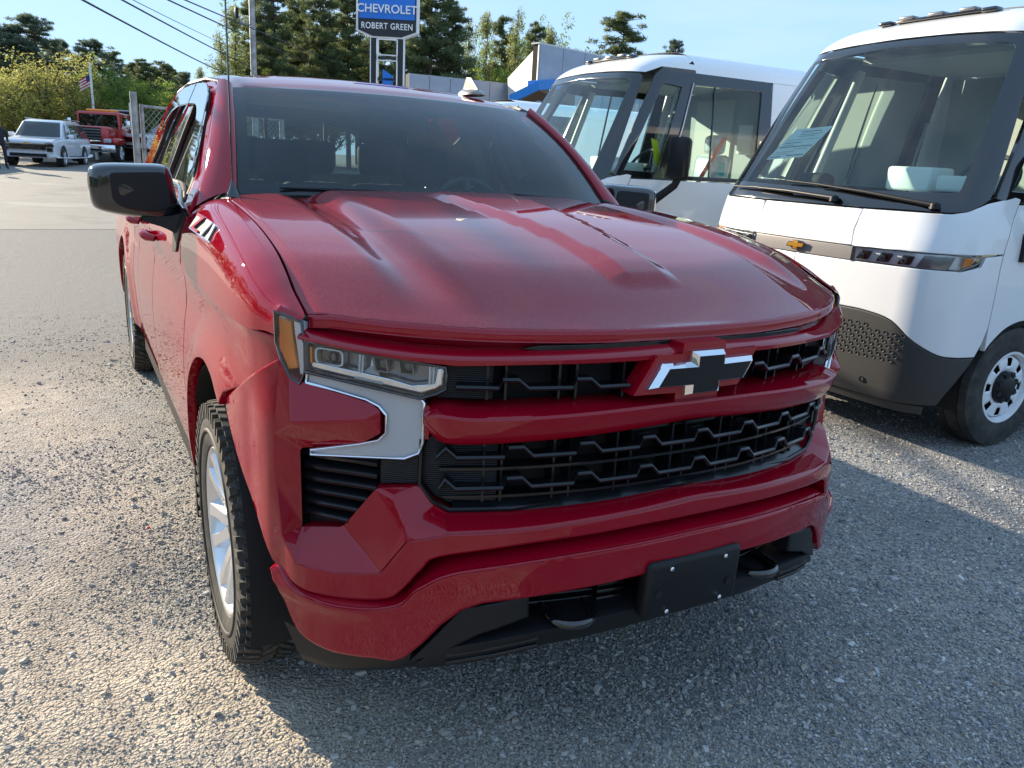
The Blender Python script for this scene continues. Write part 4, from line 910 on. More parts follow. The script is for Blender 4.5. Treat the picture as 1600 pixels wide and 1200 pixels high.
def mk_wheel(root_parent):
    wh=empty('wheel'); wh.parent=root_parent
    _t.make('tyre','rubber',wh,35); tag(_tr.make('tyre_tread','tread_rubber',wh),kind='stuff')
    # alloy: barrel, lip, six split spokes
    mb=MB(); mb.lathe([(-.11,.235),(.09,.235),(.118,.250),(.124,.262),(.120,.268),(.10,.262)],'x',64); mb.lathe([(-.01,.0),(-.01,.235)],'x',48,1); mb.lathe([(-.02,.17),(.02,.17),(.02,.0)],'x',32,1); rm=mb.make('rim',['alu_rim','steel'],wh,40)
    for k in range(6):
        t=2*math.pi*k/6
        for d in (-1,1):
            pts=[(.075,.045,0),(.094,.11,d*.024),(.108,.18,d*.044),(.120,.252,d*.058)]
            V=[];F=[]
            for i,(x,r,o) in enumerate(pts):
                wd=(.040,.031,.029,.036)[i]; c=Vector((x,r,o)); 
                for (dx,dt) in ((-.045,-wd*1.15),(0,-wd*.6),(.0,wd*.6),(-.045,wd*1.15)):
                    y=c.y; z=c.z+dt; V.append((x+dx,y*math.cos(t)-z*math.sin(t),y*math.sin(t)+z*math.cos(t)))
            for i in range(3):
                for j in range(3): F.append((i*4+j,i*4+j+1,i*4+5+j,i*4+4+j))
            mesh('spoke',V,F,'alu_rim',wh,30)
    mb=MB(); mb.lathe([(.03,.062),(.078,.058),(.090,.048),(.092,.036),(.096,.032),(.100,.0)],'x',32); mb.make('hub_cap','gloss_black',wh,40)
    for k in range(6):
        t=2*math.pi*(k+.5)/6; mb=MB(); mb.lathe([(.03,.012),(.090,.011),(.094,0)],'x',6,0,(0,.075*math.cos(t),.075*math.sin(t))); mb.make('lug_nut','chrome',wh,40)
    return wh
w0=mk_wheel(T); kids=None
w0.location=(-.873,.98,.414); w0.rotation_euler=(.35,0,math.pi)
for i,(s,y) in enumerate(((1,.98),(-1,4.73),(1,4.73))):
    c=copy_tree(w0,T); c.location=(s*.873,y,.414); c.rotation_euler=(.5*i,0,math.pi if s<0 else 0)
# ---- cabin seen through the glass
cb=rbox('dashboard',(0,1.86,1.22),(1.60,.55,.30),.08,'interior_dark',T)
rbox('instrument_hood',(.38,1.93,1.385),(.36,.16,.06),.025,'interior_dark',cb)
def torus(name,c,Rr,r,rot,m,parent,n=28,k=8):
    pts=[Vector(c)+rot@Vector((Rr*math.cos(t),Rr*math.sin(t),0)) for t in np.linspace(0,2*math.pi,n+1)]
    return MB().tube(pts,r,k,cap=False).make(name,m,parent,80)
sw=torus('steering_wheel',(.38,2.10,1.32),.185,.016,Matrix.Rotation(R(65),3,'X'),'seat_black',T); 
mb=MB()
for t in (0,2.1,4.2): mb.tube([(.38,2.10,1.32),Vector((.38,2.10,1.32))+Matrix.Rotation(R(65),3,'X')@Vector((.18*math.cos(t+1.57),.18*math.sin(t+1.57),0))],.02,6)
mb.make('wheel_spokes','seat_black',sw)
def seat(x,y,wd,zt=1.38,parent=T):
    st=rbox('seat',(x,y,.95),(wd,.5,.20),.06,'seat_black',parent)
    rbox('backrest',(x,y+.28,zt-.30),(wd*.96,.16,.62),.06,'seat_black',st,rot=Matrix.Rotation(R(-12),3,'X'))
    rbox('headrest',(x,y+.36,zt+.15),(.27,.10,.20),.045,'seat_black',st,rot=Matrix.Rotation(R(-8),3,'X'))
    for d in (-.06,.06): MB().tube([(x+d,y+.36,zt-.05),(x+d,y+.36,zt+.08)],.007,6).make('headrest_post','chrome',st,60)
    return st
for x in (-.38,.38): seat(x,2.30,.54)
for x in (-.42,0,.42): seat(x,3.20,.42,1.40)
rbox('mirror_module',(0,2.26,1.735),(.24,.12,.10),.03,'interior_dark',T); rbox('rear_view_mirror',(0,2.30,1.665),(.25,.03,.07),.012,'gloss_black',T)
for x in (-.40,.40): rbox('sun_visor',(x,2.36,1.79),(.40,.16,.02),.008,'interior_grey',T)
V,F=loft([[(x,2.25,1.80-.03*(x/.7)**2) for x in (-.66,-.3,0,.3,.66)],[(x,3.0,1.87-.03*(x/.7)**2) for x in (-.66,-.3,0,.3,.66)],[(x,3.85,1.84-.03*(x/.7)**2) for x in (-.66,-.3,0,.3,.66)]],3,4); mesh('headliner',V,F,'interior_grey',T,60)
mb=MB(); 
bk=[(-.72,1.40),(.72,1.40),(.66,1.82),(-.66,1.82)]; ho=rpoly([(-.60,1.44),(.60,1.44),(.55,1.78),(-.55,1.78)],.05,3)
cbk=panel('cab_back',[(-.88,.9),(.88,.9),(.90,1.40),(.70,1.86),(-.70,1.86),(-.90,1.40)],lambda x,z:Vector((x,3.965+.0*z,z)),'red_paint',T,step=.12,holes=[ho],thick=.02,bev=.003,out=lambda p:Vector((0,1,0)))
panel('rear_window',[tuple(p) for p in inset(ho,-.01)],lambda x,z:Vector((x,3.955,z)),'side_glass',cbk,step=.3,thick=.004,bev=.001,out=lambda p:Vector((0,1,0)))
panel('rear_trim',[(-.84,.95),(.84,.95),(.86,1.40),(.66,1.83),(-.66,1.83),(-.86,1.40)],lambda x,z:Vector((x,3.925,z)),'interior_grey',cbk,step=.12,holes=[[tuple(p) for p in inset(ho,.012)]],thick=.01,bev=.003,out=lambda p:Vector((0,-1,0)))
for x in (-.19,.19): MB().box((x,3.95,1.61),(.02,.02,.34)).make('rear_window_bar','deep_black',cbk)
for s in (-1,1):
    MB().box((s*.70,2.77,1.62),(.06,.10,.50),Matrix.Rotation(R(-s*20),3,'Y')).make('inner_pillar','interior_grey',T)
    h=[side(2.30,1.80,s,-.05),side(2.36,1.785,s,-.09),side(2.46,1.80,s,-.09),side(2.5,1.815,s,-.05)]; MB().tube(h,.012,6).make('grab_handle','interior_grey',T,60)
    g=[side(1.86,1.44,s,-.07),side(2.0,1.60,s,-.08),side(2.12,1.69,s,-.08)]; MB().tube(g,.012,6).make('grab_handle','interior_grey',T,60)
MB().box((0,2.9,.82),(1.7,2.4,.04)).make('cab_floor','interior_dark',T)
for s in (-1,1): MB().box((s*.86,2.75,1.12),(.04,2.2,.5)).make('door_trim','interior_dark',T)
# ================================================================== white electric step vans
VZ=Sp([.22,.35,.6,.9,1.14,1.42,1.50,2.45,2.56,2.66,2.73,2.78],[.10,.04,.015,.0,-.005,.045,.085,.62,.72,.88,1.15,1.9])      # set-back of the nose with height
VW=Sp([.22,.5,1.0,1.3,1.55,2.0,2.45,2.6,2.70,2.76,2.79],[1.02,1.05,1.06,1.055,1.03,.97,.89,.84,.74,.58,.40])                 # half width with height
def vslice(s,z):
    """s = 0 at the centre of the nose, grows along the nose (to ~1.0), round the corner, then back along the side"""
    sg=1 if s>=0 else -1; a=abs(s); W=VW(z); v0=VZ(z)
    rc=.38                                   # corner size in u
    uf=W-rc*.55
    bow=lambda u:.10*u*u
    if a<=.75:
        u=a*(W-.28)/.75; v=bow(u)
    elif a<=1.25:
        t=(a-.75)/.5; u0=W-.28; p0=np.array((u0,bow(u0))); p2=np.array((W,bow(u0)+.34)); p1=np.array((W-.02,bow(u0)+.06)); q=(1-t)**2*p0+2*t*(1-t)*p1+t*t*p2; u,v=q
    else:
        u=W; v=bow(W-.28)+.34+(a-1.25)
    return Vector((sg*u,v0*(1. if a<1.25 else max(0,1-(a-1.25)/2.5)*1.)+v,z if z<2.5 else 2.5+(z-2.5)*.80))
def vmap(s,z): return vslice(s,z)
def vs_of(v,z):   # side coordinate for a given distance behind the nose
    lo,hi=1.25,9.
    for _ in range(40):
        m=(lo+hi)/2
        if vslice(m,z).y<v: lo=m
        else: hi=m
    return lo
def make_van():
    V0=empty('step_van')
    VO=lambda p:Vector((p.x,(-1.5 if p.y<.9 else 0),.2+(2. if p.z>2.6 else 0)))
    def vp(name,poly,m,parent=V0,off=0.,**k):
        return panel(name,poly,lambda s,z:vmap(s,z),m,parent,lift=off,out=VO,**k)
    def sv(pts): return [(vs_of(v,z),z) for v,z in pts]
    # --- nose panels
    TOPZ=1.435
    ledge=[(s,TOPZ-.0*abs(s)) for s in (-.70,-.35,0,.35,.70)]
    # windscreen opening bounded by belt and header
    hood=[(-.395,1.205),(.40,1.205),(.385,1.30),(.405,1.425),(-.385,1.425),(-.40,1.30)]
    vp('bonnet',hood,'white_paint',step=.07,bev=.006,thick=.02)
    for sg in (-1,1):
        def S(p): return [(sg*a,b) for a,b in p]
        pl=[(.400,1.205),(1.10,1.215),(1.36,1.225),(1.36,1.535),(1.30,1.545),(1.12,1.50),(1.02,1.45),(.93,1.432),(.41,1.425),(.392,1.30)] if True else None
        vp('front_corner',S(pl),'white_paint',step=.05,bev=.006,thick=.02)
        # lower white nose with the sweeping edge of the grey bumper, and front part of the wheel opening
        lw=[(0,1.110),(.41,1.112),(1.08,1.120),(1.20,1.150),(1.22,1.205),(1.36,1.215),(1.36,.80),(1.33,.70),(1.285,.62)]+[tuple(p) for p in cr([(1.14,.62),(1.02,.632),(.86,.70),(.72,.80),(.55,.830),(.38,.832),(0,.832)],4)]
        vp('nose_panel',S(lw) if sg>0 else S(lw),'white_paint',step=.05,bev=.006,thick=.02)
        bl=[(0,.826)]+[tuple(p) for p in cr([(0,.826),(.38,.826),(.55,.824),(.72,.793),(.86,.693),(1.02,.625),(1.14,.613),(1.285,.613)],4)][1:]+[(1.20,.50),(1.13,.40),(1.08,.315),(.80,.30),(.40,.30),(0,.30)]
        vp('front_bumper',S(bl),'grey_plastic',step=.05,bev=.008,thick=.03)
    vp('bumper_lip',[(-1.0,.292),(1.0,.292),(.98,.235),(-.98,.235)],'grey_plastic',off=-.012,step=.08,thick=.03)
    # grey band with lamps
    bd=vp('nose_band',[(-.405,1.200),(.405,1.200),(.405,1.116),(-.405,1.116)],'band_grey',off=-.008,step=.08,thick=.02,bev=.004)
    bt=[(-.105,-.012),(-.082,.026),(-.03,.026),(-.03,.042),(.03,.042),(.03,.026),(.105,.026),(.082,-.012+.0),(.03,-.014),(.03,-.032),(-.03,-.032),(-.03,-.012)]
    mb=MB(); mb.prism([(x*.72,z*.85) for x,z in bt],lambda x,z:vmap(x,1.158+z)+Vector((0,-.016,0)),lambda x,z:vmap(x,1.158+z)); e=mb.make('bow_tie_emblem','chrome',V0)
    mb=MB(); mb.prism([tuple(p) for p in inset([(x*.72,z*.85) for x,z in bt],.005)],lambda x,z:vmap(x,1.158+z)+Vector((0,-.018,0)),lambda x,z:vmap(x,1.158+z)+Vector((0,-.01,0))); mb.make('emblem_face','gold',e)
    for sg in (-1,1):
        S=lambda p:[(sg*a,b) for a,b in p]
        hl=S([(.412,1.200),(1.06,1.210),(1.190,1.200),(1.165,1.165),(1.06,1.124),(.412,1.116)])
        lm=vp('headlight',hl,'lamp_silver',off=-.035,step=.06,thick=.03,bev=.003)
        MB().tube([vmap(*p)+Vector((0,-.002,0)) for p in hl+[hl[0]]],.005,6).make('headlight_edge','lamp_grey',lm,60)
        for a in (.47,.60,.73):
            po=S([(a-.045,1.128),(a+.035,1.130),(a+.055,1.186),(a-.015,1.186)]); vp('lamp_pod',rpoly(po,.006,2),'gloss_black',parent=lm,off=-.022,step=.05,thick=.01,bev=.006,drop=1)
            c=vmap(sg*(a+.005),1.157)+Vector((0,.008,0)); bm=bmesh.new(); bmesh.ops.create_icosphere(bm,subdivisions=2,radius=.022); bmesh.ops.translate(bm,verts=bm.verts,vec=c); me=bpy.data.meshes.new('lamp_lens'); bm.to_mesh(me); bm.free(); [setattr(q,'use_smooth',True) for q in me.polygons]; link('lamp_lens',me,'lens_clear',lm)
        vp('lamp_reflector',S([(.80,1.125),(1.0,1.128),(1.03,1.196),(.84,1.196)]),'lamp_grey',parent=lm,off=-.02,step=.06,thick=.01,bev=.004)
        vp('turn_signal',S([(1.075,1.140),(1.135,1.158),(1.15,1.196),(1.085,1.198)]),'orange_lens',parent=lm,off=-.008,step=.05,thick=.01,bev=.003)
        vp('headlight_cover',S([(.414,1.199),(1.06,1.209),(1.188,1.199),(1.163,1.166),(1.06,1.125),(.414,1.117)]),'lens_clear',parent=lm,off=.001,step=.06,thick=.002,bev=.003)
    # honeycomb studs on the bumper
    mb=MB()
    for j in range(8):
        for i in range(-15,16):
            a=i*.052+(j%2)*.026; z=.745-j*.027
            if abs(a)>.86-(j*.012) or (abs(a)>.60 and z>.735): continue
            c=vmap(a,z); k=1 if ((i*7+j*3)%5) else .7
            n=6; V=[];F=[]
            for r,o in ((.0135,.001),(.0115,-.0028),(.008,-.0005)):
                for q in range(n):
                    th=2*math.pi*q/n; p=vmap(a+r*math.cos(th)*1.0,z+r*math.sin(th)); V.append(p+Vector((0,o*k-.001,0)))
            for rr_ in range(2):
                for q in range(n): F.append((rr_*n+q,rr_*n+(q+1)%n,(rr_+1)*n+(q+1)%n,(rr_+1)*n+q))
            mb.add(V,F)
    tag(mb.make('bumper_studs','grey_plastic',V0,50),kind='stuff')
    for sg in (-1,1): MB().lathe([(-.004,.018),(-.004,.014),(.01,.012),(.012,0)],'y',16,0,vmap(sg*.60,.40)).make('sensor','gloss_black',V0,40)
    # --- windscreen, black surround
    wo=rpoly([(-1.02,1.452),(-.93,1.440),(0,1.432),(.93,1.440),(1.02,1.452),(1.13,1.52),(1.02,2.455),(.5,2.478),(0,2.485),(-.5,2.478),(-1.02,2.455),(-1.13,1.52)],[.02,.1,.1,.1,.02,.05,.06,.2,.2,.2,.06,.05],3)
    wi=rpoly([(-.925,1.548),(0,1.528),(.925,1.548),(.915,2.405),(0,2.44),(-.915,2.405)],[.03,.2,.03,.05,.2,.05],3)
    wsn=vp('windshield_surround',wo,'gloss_black',step=.06,holes=[wi],thick=.02,bev=.004,off=-.002)
    vp('windshield',[tuple(p) for p in inset(wi,-.003)],'van_glass',parent=V0,off=-.004,step=.08,thick=.004,bev=.001)
    # wipers
    for px_,ex,ez in ((.20,-.80,1.505),(.84,-.27,1.565)):
        p0=vmap(px_,1.475)+Vector((0,-.03,0)); p1=vmap(ex,ez)+Vector((0,-.03,0)); mid=p0.lerp(p1,.4)+Vector((0,-.03,.012))
        wpv=MB().lathe([(0,0),(0,.03),(.03,.026),(.04,0)],'z',12,0,p0-Vector((0,0,.02))).make('wiper','black_plastic',V0,40)
        MB().tube([p0,mid,p0.lerp(p1,.72)+Vector((0,-.02,.01))],[.016,.012,.008],8).make('wiper_arm','black_plastic',wpv,60)
        MB().tube([p0.lerp(p1,.40)+Vector((0,-.012,.01)),p0.lerp(p1,.7)+Vector((0,-.014,.012)),p1],[.006,.010,.006],6).make('wiper_blade','black_plastic',wpv,60)
    # --- header and roof cap
    def grid(name,s0,s1,z0,z1,m,ns,nz,**k):
        ss=np.linspace(s0,s1,ns); z_=np.linspace(z0,z1,nz); V=[vmap(s,z) for z in z_ for s in ss]; F=[(i*ns+j,i*ns+j+1,(i+1)*ns+j+1,(i+1)*ns+j) for i in range(nz-1) for j in range(ns-1)]
        return mesh(name,V,F,m,V0,60)
    hd_=[(-1.15,2.470),(-.5,2.490),(0,2.497),(.5,2.490),(1.15,2.470)]
    ss=np.linspace(-1.45,1.45,49); lev=[None]+list(np.linspace(2.52,2.785,12)); V=[]
    for k,z in enumerate(lev):
        for s in ss:
            zz=z if z is not None else interp(abs(s),[0,.5,1.05,1.15,1.45],[2.494,2.487,2.464,2.535,2.535])
            V.append(vmap(s,max(zz,interp(abs(s),[0,.5,1.05,1.15,1.45],[2.494,2.487,2.464,2.535,2.535]))))
    n=49; F=[(i*n+j,i*n+j+1,(i+1)*n+j+1,(i+1)*n+j) for i in range(len(lev)-1) for j in range(n-1)]
    cap=mesh('roof_cap',V,F,'white_paint',V0,50)
    # cargo roof (arched) from v=1.5 to 7.1
    rows=[]
    for v in (1.35,2.0,2.6,4.5,7.1):
        r=[]
        for z in (2.50,2.60,2.66,2.71,2.755,2.785): r.append((VW(z),v,z if z<2.5 else 2.5+(z-2.5)*.80))
        r=r+[(0,v,2.745)]+[(-a,b,c) for a,b,c in r[::-1]]
        rows.append(r)
    V,F=loft(rows,2,2); mesh('roof','white_paint' and V,F,'white_paint',V0,50)
    # --- body sides
    arch=[tuple(p) for p in cr([(1.30,.42),(1.26,.55),(1.17,.70),(1.02,.80),(.86,.825),(.70,.79),(.575,.70),(.50,.60)],4)]
    for sg in (-1,1):
        S=lambda p:[(sg*a,b) for a,b in p]
        dv=lambda v,z:(vs_of(v,z),z)
        # door (lower), with the arch at the front
        dpoly=[dv(2.28,.45),dv(2.28,1.50)]+[dv(1.05,1.50)]+[(1.368,1.50),(1.368,.82)]+[dv(v,z) for v,z in arch[::-1] if v>.66][::1]
        dpoly=[dv(2.28,.45),dv(2.28,1.50),(1.368,1.50),(1.368,.80)]+[dv(v,z) for v,z in arch[::-1] if vs_of(v,z)>1.372]
        dr_=vp('cab_door',S(dpoly),'white_paint',step=.08,bev=.006,thick=.03)
        # black glasshouse side panel with quarter window and door window
        so=[dv(.80,1.515),(dv(2.30,1.515)),dv(2.32,2.52),dv(1.36,2.52)]+[(1.15,2.50),(1.10,2.44),(1.16,2.0),(1.22,1.70),(1.262,1.515)]
        so=[(1.270,1.512),dv(2.31,1.512),dv(2.33,2.525),(1.165,2.525),(1.135,2.45),(1.155,1.53)]
        qw=[(1.30,1.58),dv(.93,1.57),dv(1.22,2.37),(1.36,2.37)]
        qw=[(1.245,1.575),dv(.90,1.57),dv(1.18,2.36),(1.255,2.38)]
        dw=rpoly([dv(1.04,1.55),dv(2.10,1.55),dv(2.19,2.40),dv(1.33,2.39)],.03,3)
        sp_=vp('side_surround',S(so),'gloss_black',step=.07,holes=[S(qw),S(dw)],thick=.03,bev=.004,off=-.001)
        for q in (qw,dw): vp('side_window',S([tuple(p) for p in inset(q,-.004)]),'van_glass',parent=sp_,off=-.012,step=.12,thick=.004,bev=.001)
        # bright edge of the door glass frame and the slider bar
        MB().tube([vmap(sg*dv(v,z)[0],z)+Vector((sg*.004,0,0)) for v,z in ((1.00,1.53),(1.18,2.0),(1.31,2.405))],.012,6).make('window_frame','steel',sp_,60)
        MB().tube([vmap(sg*dv(v,z)[0],z) for v,z in ((1.52,1.55),(1.58,2.39))],.012,6).make('window_bar','gloss_black',sp_,60)
        vp('body_side',S([dv(2.335,.45),dv(5.0,.45),dv(7.1,.45),dv(7.1,2.50),dv(2.345,2.50)]),'white_paint',step=.25,bev=.006,thick=.03)
        vp('upper_side',S([(1.168,2.535),dv(2.33,2.535),dv(2.33,2.60),(1.30,2.60)]),'white_paint',step=.1,bev=.003,thick=.02,off=.001)
        rock=[dv(1.36,.45),dv(7.1,.45),dv(7.1,.30),dv(1.40,.30)]; vp('rocker',S(rock),'grey_plastic',step=.2,thick=.03)
        # mirror
        mbx=rbox('door_mirror',(sg*1.30,.92,1.70),(.24,.10,.38),.035,'black_plastic',V0); 
        MB().tube([(sg*1.30,.94,1.54),(sg*1.27,.92,1.46),(sg*1.12,.78,1.29),(sg*1.04,.74,1.25)],[.035,.035,.04,.045],10).make('mirror_arm','black_plastic',mbx,60)
        MB().box((sg*1.055,.76,1.26),(.05,.20,.16)).make('mirror_mount','black_plastic',mbx)
        MB().box((sg*1.30,.974,1.74),(.20,.006,.24)).make('mirror_glass','chrome',mbx)
        # wheel liner
        V=[];F=[]
        for k in range(17):
            th=math.pi*(-.1+1.2*k/16); V+=[(sg*1.0,.88+.44*math.cos(th),.40+.44*math.sin(th)),(sg*.6,.88+.44*math.cos(th),.40+.44*math.sin(th))]
        F=[(2*k,2*k+1,2*k+3,2*k+2) for k in range(16)]; mesh('wheel_liner',V,F,'deep_black',V0,60)
        for y in (.88,5.2):
            wh=empty('wheel'); wh.parent=V0; wh.location=(sg*.925,y,.392); wh.rotation_euler=(.4,0,0 if sg>0 else math.pi)
            mb=MB(); RAD=.392; h=.115; mb.lathe([(-h+.02,.235),(-h,RAD-.07),(-h+.02,RAD-.015),(-.05,RAD-.004),(-.048,RAD-.012),(-.04,RAD-.012),(-.038,RAD-.003),(0,RAD),(.038,RAD-.003),(.04,RAD-.012),(.048,RAD-.012),(.05,RAD-.004),(h-.02,RAD-.015),(h,RAD-.07),(h-.004,.26),(h-.012,.232),(h-.03,.225)],'x',64); mb.make('tyre','rubber',wh,35)
            mb=MB(); mb.lathe([(h-.02,.235),(h-.010,.228),(h-.012,.215),(h-.04,.205),(h-.055,.20)],'x',64)
            # disc with eight hand holes
            nH=8; n=64; V=[];F=[]
            prof=[(h-.055,.205),(h-.035,.190),(h-.030,.165),(h-.028,.135),(h-.035,.11),(h-.06,.08)]
            for x,r in prof:
                for j in range(n): th=2*math.pi*j/n; V.append((x,r*math.cos(th),r*math.sin(th)))
            for k in range(len(prof)-1):
                for j in range(n):
                    if k in (1,2) and (j%8) in (2,3,4): continue
                    F.append((k*n+j,k*n+(j+1)%n,(k+1)*n+(j+1)%n,(k+1)*n+j))
            mb.add(V,F); rim=mb.make('rim','rim_white',wh,30); md=rim.modifiers.new('s','SOLIDIFY'); md.thickness=.005
            MB().lathe([(0,0),(0,.20)],'x',32,0).make('brake_disc','deep_black',wh)
            mb=MB(); mb.lathe([(h-.07,.105),(h-.025,.098),(h-.005,.08),(h+.005,.05),(h+.006,.0)],'x',24); 
            for q in range(8): t=2*math.pi*q/8; mb.box((h-.015,.083*math.cos(t),.083*math.sin(t)),(.03,.03,.03))
            mb.make('hub_cap','deep_black' if False else 'black_plastic',wh,40)
    # clearance lamps on the roof edge
    for u,z in ((-.50,2.668),(.62,2.668)): 
        p=vmap(u,z); l_=rbox('clearance_lamp',p+Vector((0,.0,.012)),(.10,.08,.03),.01,'gloss_black',V0)
    p=vmap(.08,2.672); bs=rbox('marker_light_bar',p+Vector((.0,.02,.012)),(.62,.10,.022),.009,'gloss_black',V0)
    for u in (-.22,0,.22): rbox('marker_lamp',p+Vector((u,.0,.028)),(.11,.08,.022),.009,'lamp_grey',bs)
    # --- cab interior
    mb=MB(); rows=[[(x,.42,1.36),(x,.42,1.50),(x,.72,1.52),(x,1.02,1.46),(x,1.08,1.2)] for x in (-.92,-.4,0,.4,.92)]
    V,F=loft(rows,3,3); ds=mesh('dashboard',V,F,'interior_grey',V0,50)
    rbox('instrument_screen',(.42,1.00,1.56),(.42,.06,.13),.02,'interior_dark',ds); rbox('dash_tray',(.10,.95,1.62),(.34,.25,.16),.02,'paper',ds); rbox('tray_box',(.60,.80,1.60),(.36,.24,.10),.02,'paper',ds)
    rbox('dash_pod',(-.50,.62,1.56),(.26,.16,.14),.05,'interior_dark',ds)
    st=torus('steering_wheel',(.46,1.12,1.62),.205,.016,Matrix.Rotation(R(55),3,'X'),'seat_black',V0)
    MB().tube([(.46,1.12,1.62),(.46,1.0,1.45)],.05,8).make('steering_column','interior_dark',st,50); MB().box((.46,1.12,1.62),(.38,.03,.05),Matrix.Rotation(R(-35),3,'X')).make('wheel_spokes','seat_black',st)
    for x in (.46,):
        s_=rbox('seat',(x,1.75,1.10),(.50,.5,.18),.06,'seat_black',V0); rbox('backrest',(x,2.0,1.45),(.48,.14,.66),.06,'seat_black' if x<0 else 'plastic_wrap',s_,rot=Matrix.Rotation(R(-8),3,'X')); rbox('headrest',(x,2.04,1.88),(.26,.12,.20),.05,'seat_black' if x<0 else 'plastic_wrap',s_)
    MB().tube([(.74,1.92,1.95),(.56,1.86,1.62),(.42,1.82,1.35)],.022,6).make('seat_belt','red_belt',V0,60)
    # far wall of the cab with light openings, bulkhead, ceiling, floor
    MB().box((0,2.42,1.62),(1.66,.04,1.66)).make('bulkhead','interior_grey',V0); MB().box((0,2.39,1.62),(.62,.03,1.5)).make('bulkhead_door','trim_pale',V0)
    MB().box((0,1.5,.80),(2.0,1.8,.05)).make('cab_floor','interior_dark',V0); MB().box((0,1.75,2.46),(1.50,1.1,.03)).make('cab_ceiling','interior_grey',V0)
    for sg in (-1,1): MB().box((sg*.93,1.5,1.18),(.06,1.6,.62)).make('door_trim','interior_grey',V0); MB().tube([(sg*.86,.98,1.55),(sg*.80,1.26,2.40)],.035,8).make('inner_pillar','trim_pale',V0,60)
    rbox('wall_box',(.62,2.34,1.95),(.22,.10,.30),.01,'paper',V0)
    # underbody
    mb=MB(); mb.box((0,3.8,.50),(1.7,6.2,.25)); mb.make('underbody','deep_black',V0)
    return V0
van=make_van(); van.location=(2.87,2.30,0); van.rotation_euler=(0,0,-1.60)
tag(van,'nearest white electric step van, right of the red pickup, paper sheet in its windscreen','delivery van','white step vans parked side by side')
_k={}
for q in bpy.data.objects:
    if q.parent: _k.setdefault(q.parent.name,[]).append(q)
van2=copy_tree(van,None,_k); van2.location=(2.72,5.78,0); tag(van2,'middle white electric step van, its side windows showing a plastic wrapped seat and red belt')
van3=copy_tree(van,None,_k); van3.location=(3.55,10.6,0); van3.rotation_euler=(0,0,-1.60); van3.scale=(.97,.97,.93); tag(van3,'white electric step van farthest back, only its roof edge seen beyond the pickup roof')
def vanpt(vn,s,z,off=0):
    Mx=Matrix.Translation(vn.location)@Matrix.Rotation(vn.rotation_euler.z,4,'Z'); return Mx@(vmap(s,z)+Vector((0,off,0)))
# window price sheet
q=[vanpt(van,a,z,.012) for a,z in ((-.66,1.70),(-.30,1.725),(-.17,1.935),(-.53,1.915))]
V=q+[p+Vector((.002,0,0)) for p in q]; ps=mesh('paper_sheet',V,[(0,1,2,3),(7,6,5,4),(0,4,5,1),(1,5,6,2),(2,6,7,3),(3,7,4,0)],'paper')
tag(ps,'white printed price sheet taped inside the windscreen of the nearest step van','paper sheet')
mb=MB()
def on(u,v,d=-.0015): return q[0].lerp(q[1],u).lerp(q[3].lerp(q[2],u),v)+Vector((d,0,0))
for (u0,u1,v,h) in ((.25,.8,.88,.02),(.3,.9,.79,.012),(.3,.75,.73,.012),(.08,.95,.62,.01),(.1,.55,.52,.02),(.1,.4,.45,.012),(.05,.95,.38,.025),(.5,.9,.30,.012),(.08,.6,.22,.012),(.08,.5,.15,.012),(.05,.35,.06,.03),(.5,.95,.08,.03)):
    mb.add([on(u0,v),on(u1,v),on(u1,v+h),on(u0,v+h)],[(0,1,2,3)])
tag(mb.make('printed_lines','grey_print',ps),kind='stuff')
# second van: yellow tag, blue-green label on the wrapped seat
Mx=Matrix.Translation(van2.location)@Matrix.Rotation(van2.rotation_euler.z,4,'Z')
def v2(x,y,z): return Mx@Vector((x,y,z))
q=[v2(.955,.92,1.62),v2(.955,1.0,1.60),v2(.925,.94,1.86),v2(.925,.86,1.88)]; tg=mesh('window_tag',q+[p+Vector((0,-.003,0)) for p in q],[(0,1,2,3),(7,6,5,4),(0,4,5,1),(1,5,6,2),(2,6,7,3),(3,7,4,0)],'yellow_tag'); tag(tg,'yellow tag hanging inside the front side window of the second step van','tag')
q=[v2(.71,1.90,1.58),v2(.71,1.99,1.57),v2(.71,1.99,1.70),v2(.71,1.90,1.71)]; mesh('seat_label',q,[(0,1,2,3)],'teal_tag',van2); bpy.data.objects['seat_label'].matrix_parent_inverse=Mx.inverted()
# ================================================================== things farther back
def wheel_simple(name,c,r,w_,parent,ax,rimm='bright_metal'):
    """ax: unit outward axis"""
    ax=Vector(ax).normalized(); rot=ax.to_track_quat('X','Z').to_matrix()
    mb=MB(); mb.lathe([(-w_/2,r*.6),(-w_/2,r*.92),(-w_/2+.03,r),(w_/2-.03,r),(w_/2,r*.92),(w_/2-.005,r*.66)],'x',28)
    wh=empty('wheel'); wh.parent=parent
    mb.V=[tuple(rot@Vector(v)+Vector(c)) for v in mb.V]; mb.make('tyre','rubber',wh,40)
    mb=MB(); mb.lathe([(w_/2-.01,r*.66),(w_/2-.04,r*.6),(w_/2-.06,r*.2),(w_/2-.03,r*.14),(w_/2-.03,0)],'x',24); 
    mb.V=[tuple(rot@Vector(v)+Vector(c)) for v in mb.V]; rm=mb.make('rim',rimm,wh,30)
    mb=MB()
    for k in range(6):
        t=2*math.pi*k/6; mb.box((w_/2-.03,r*.38*math.cos(t),r*.38*math.sin(t)),(.04,r*.50,r*.14),Matrix.Rotation(t,3,'X'))
    mb.V=[tuple(rot@Vector(v)+Vector(c)) for v in mb.V]; 
    for f in range(1): mb.make('spokes','rim_white' if rimm!='steel' else 'steel',wh)
    return wh
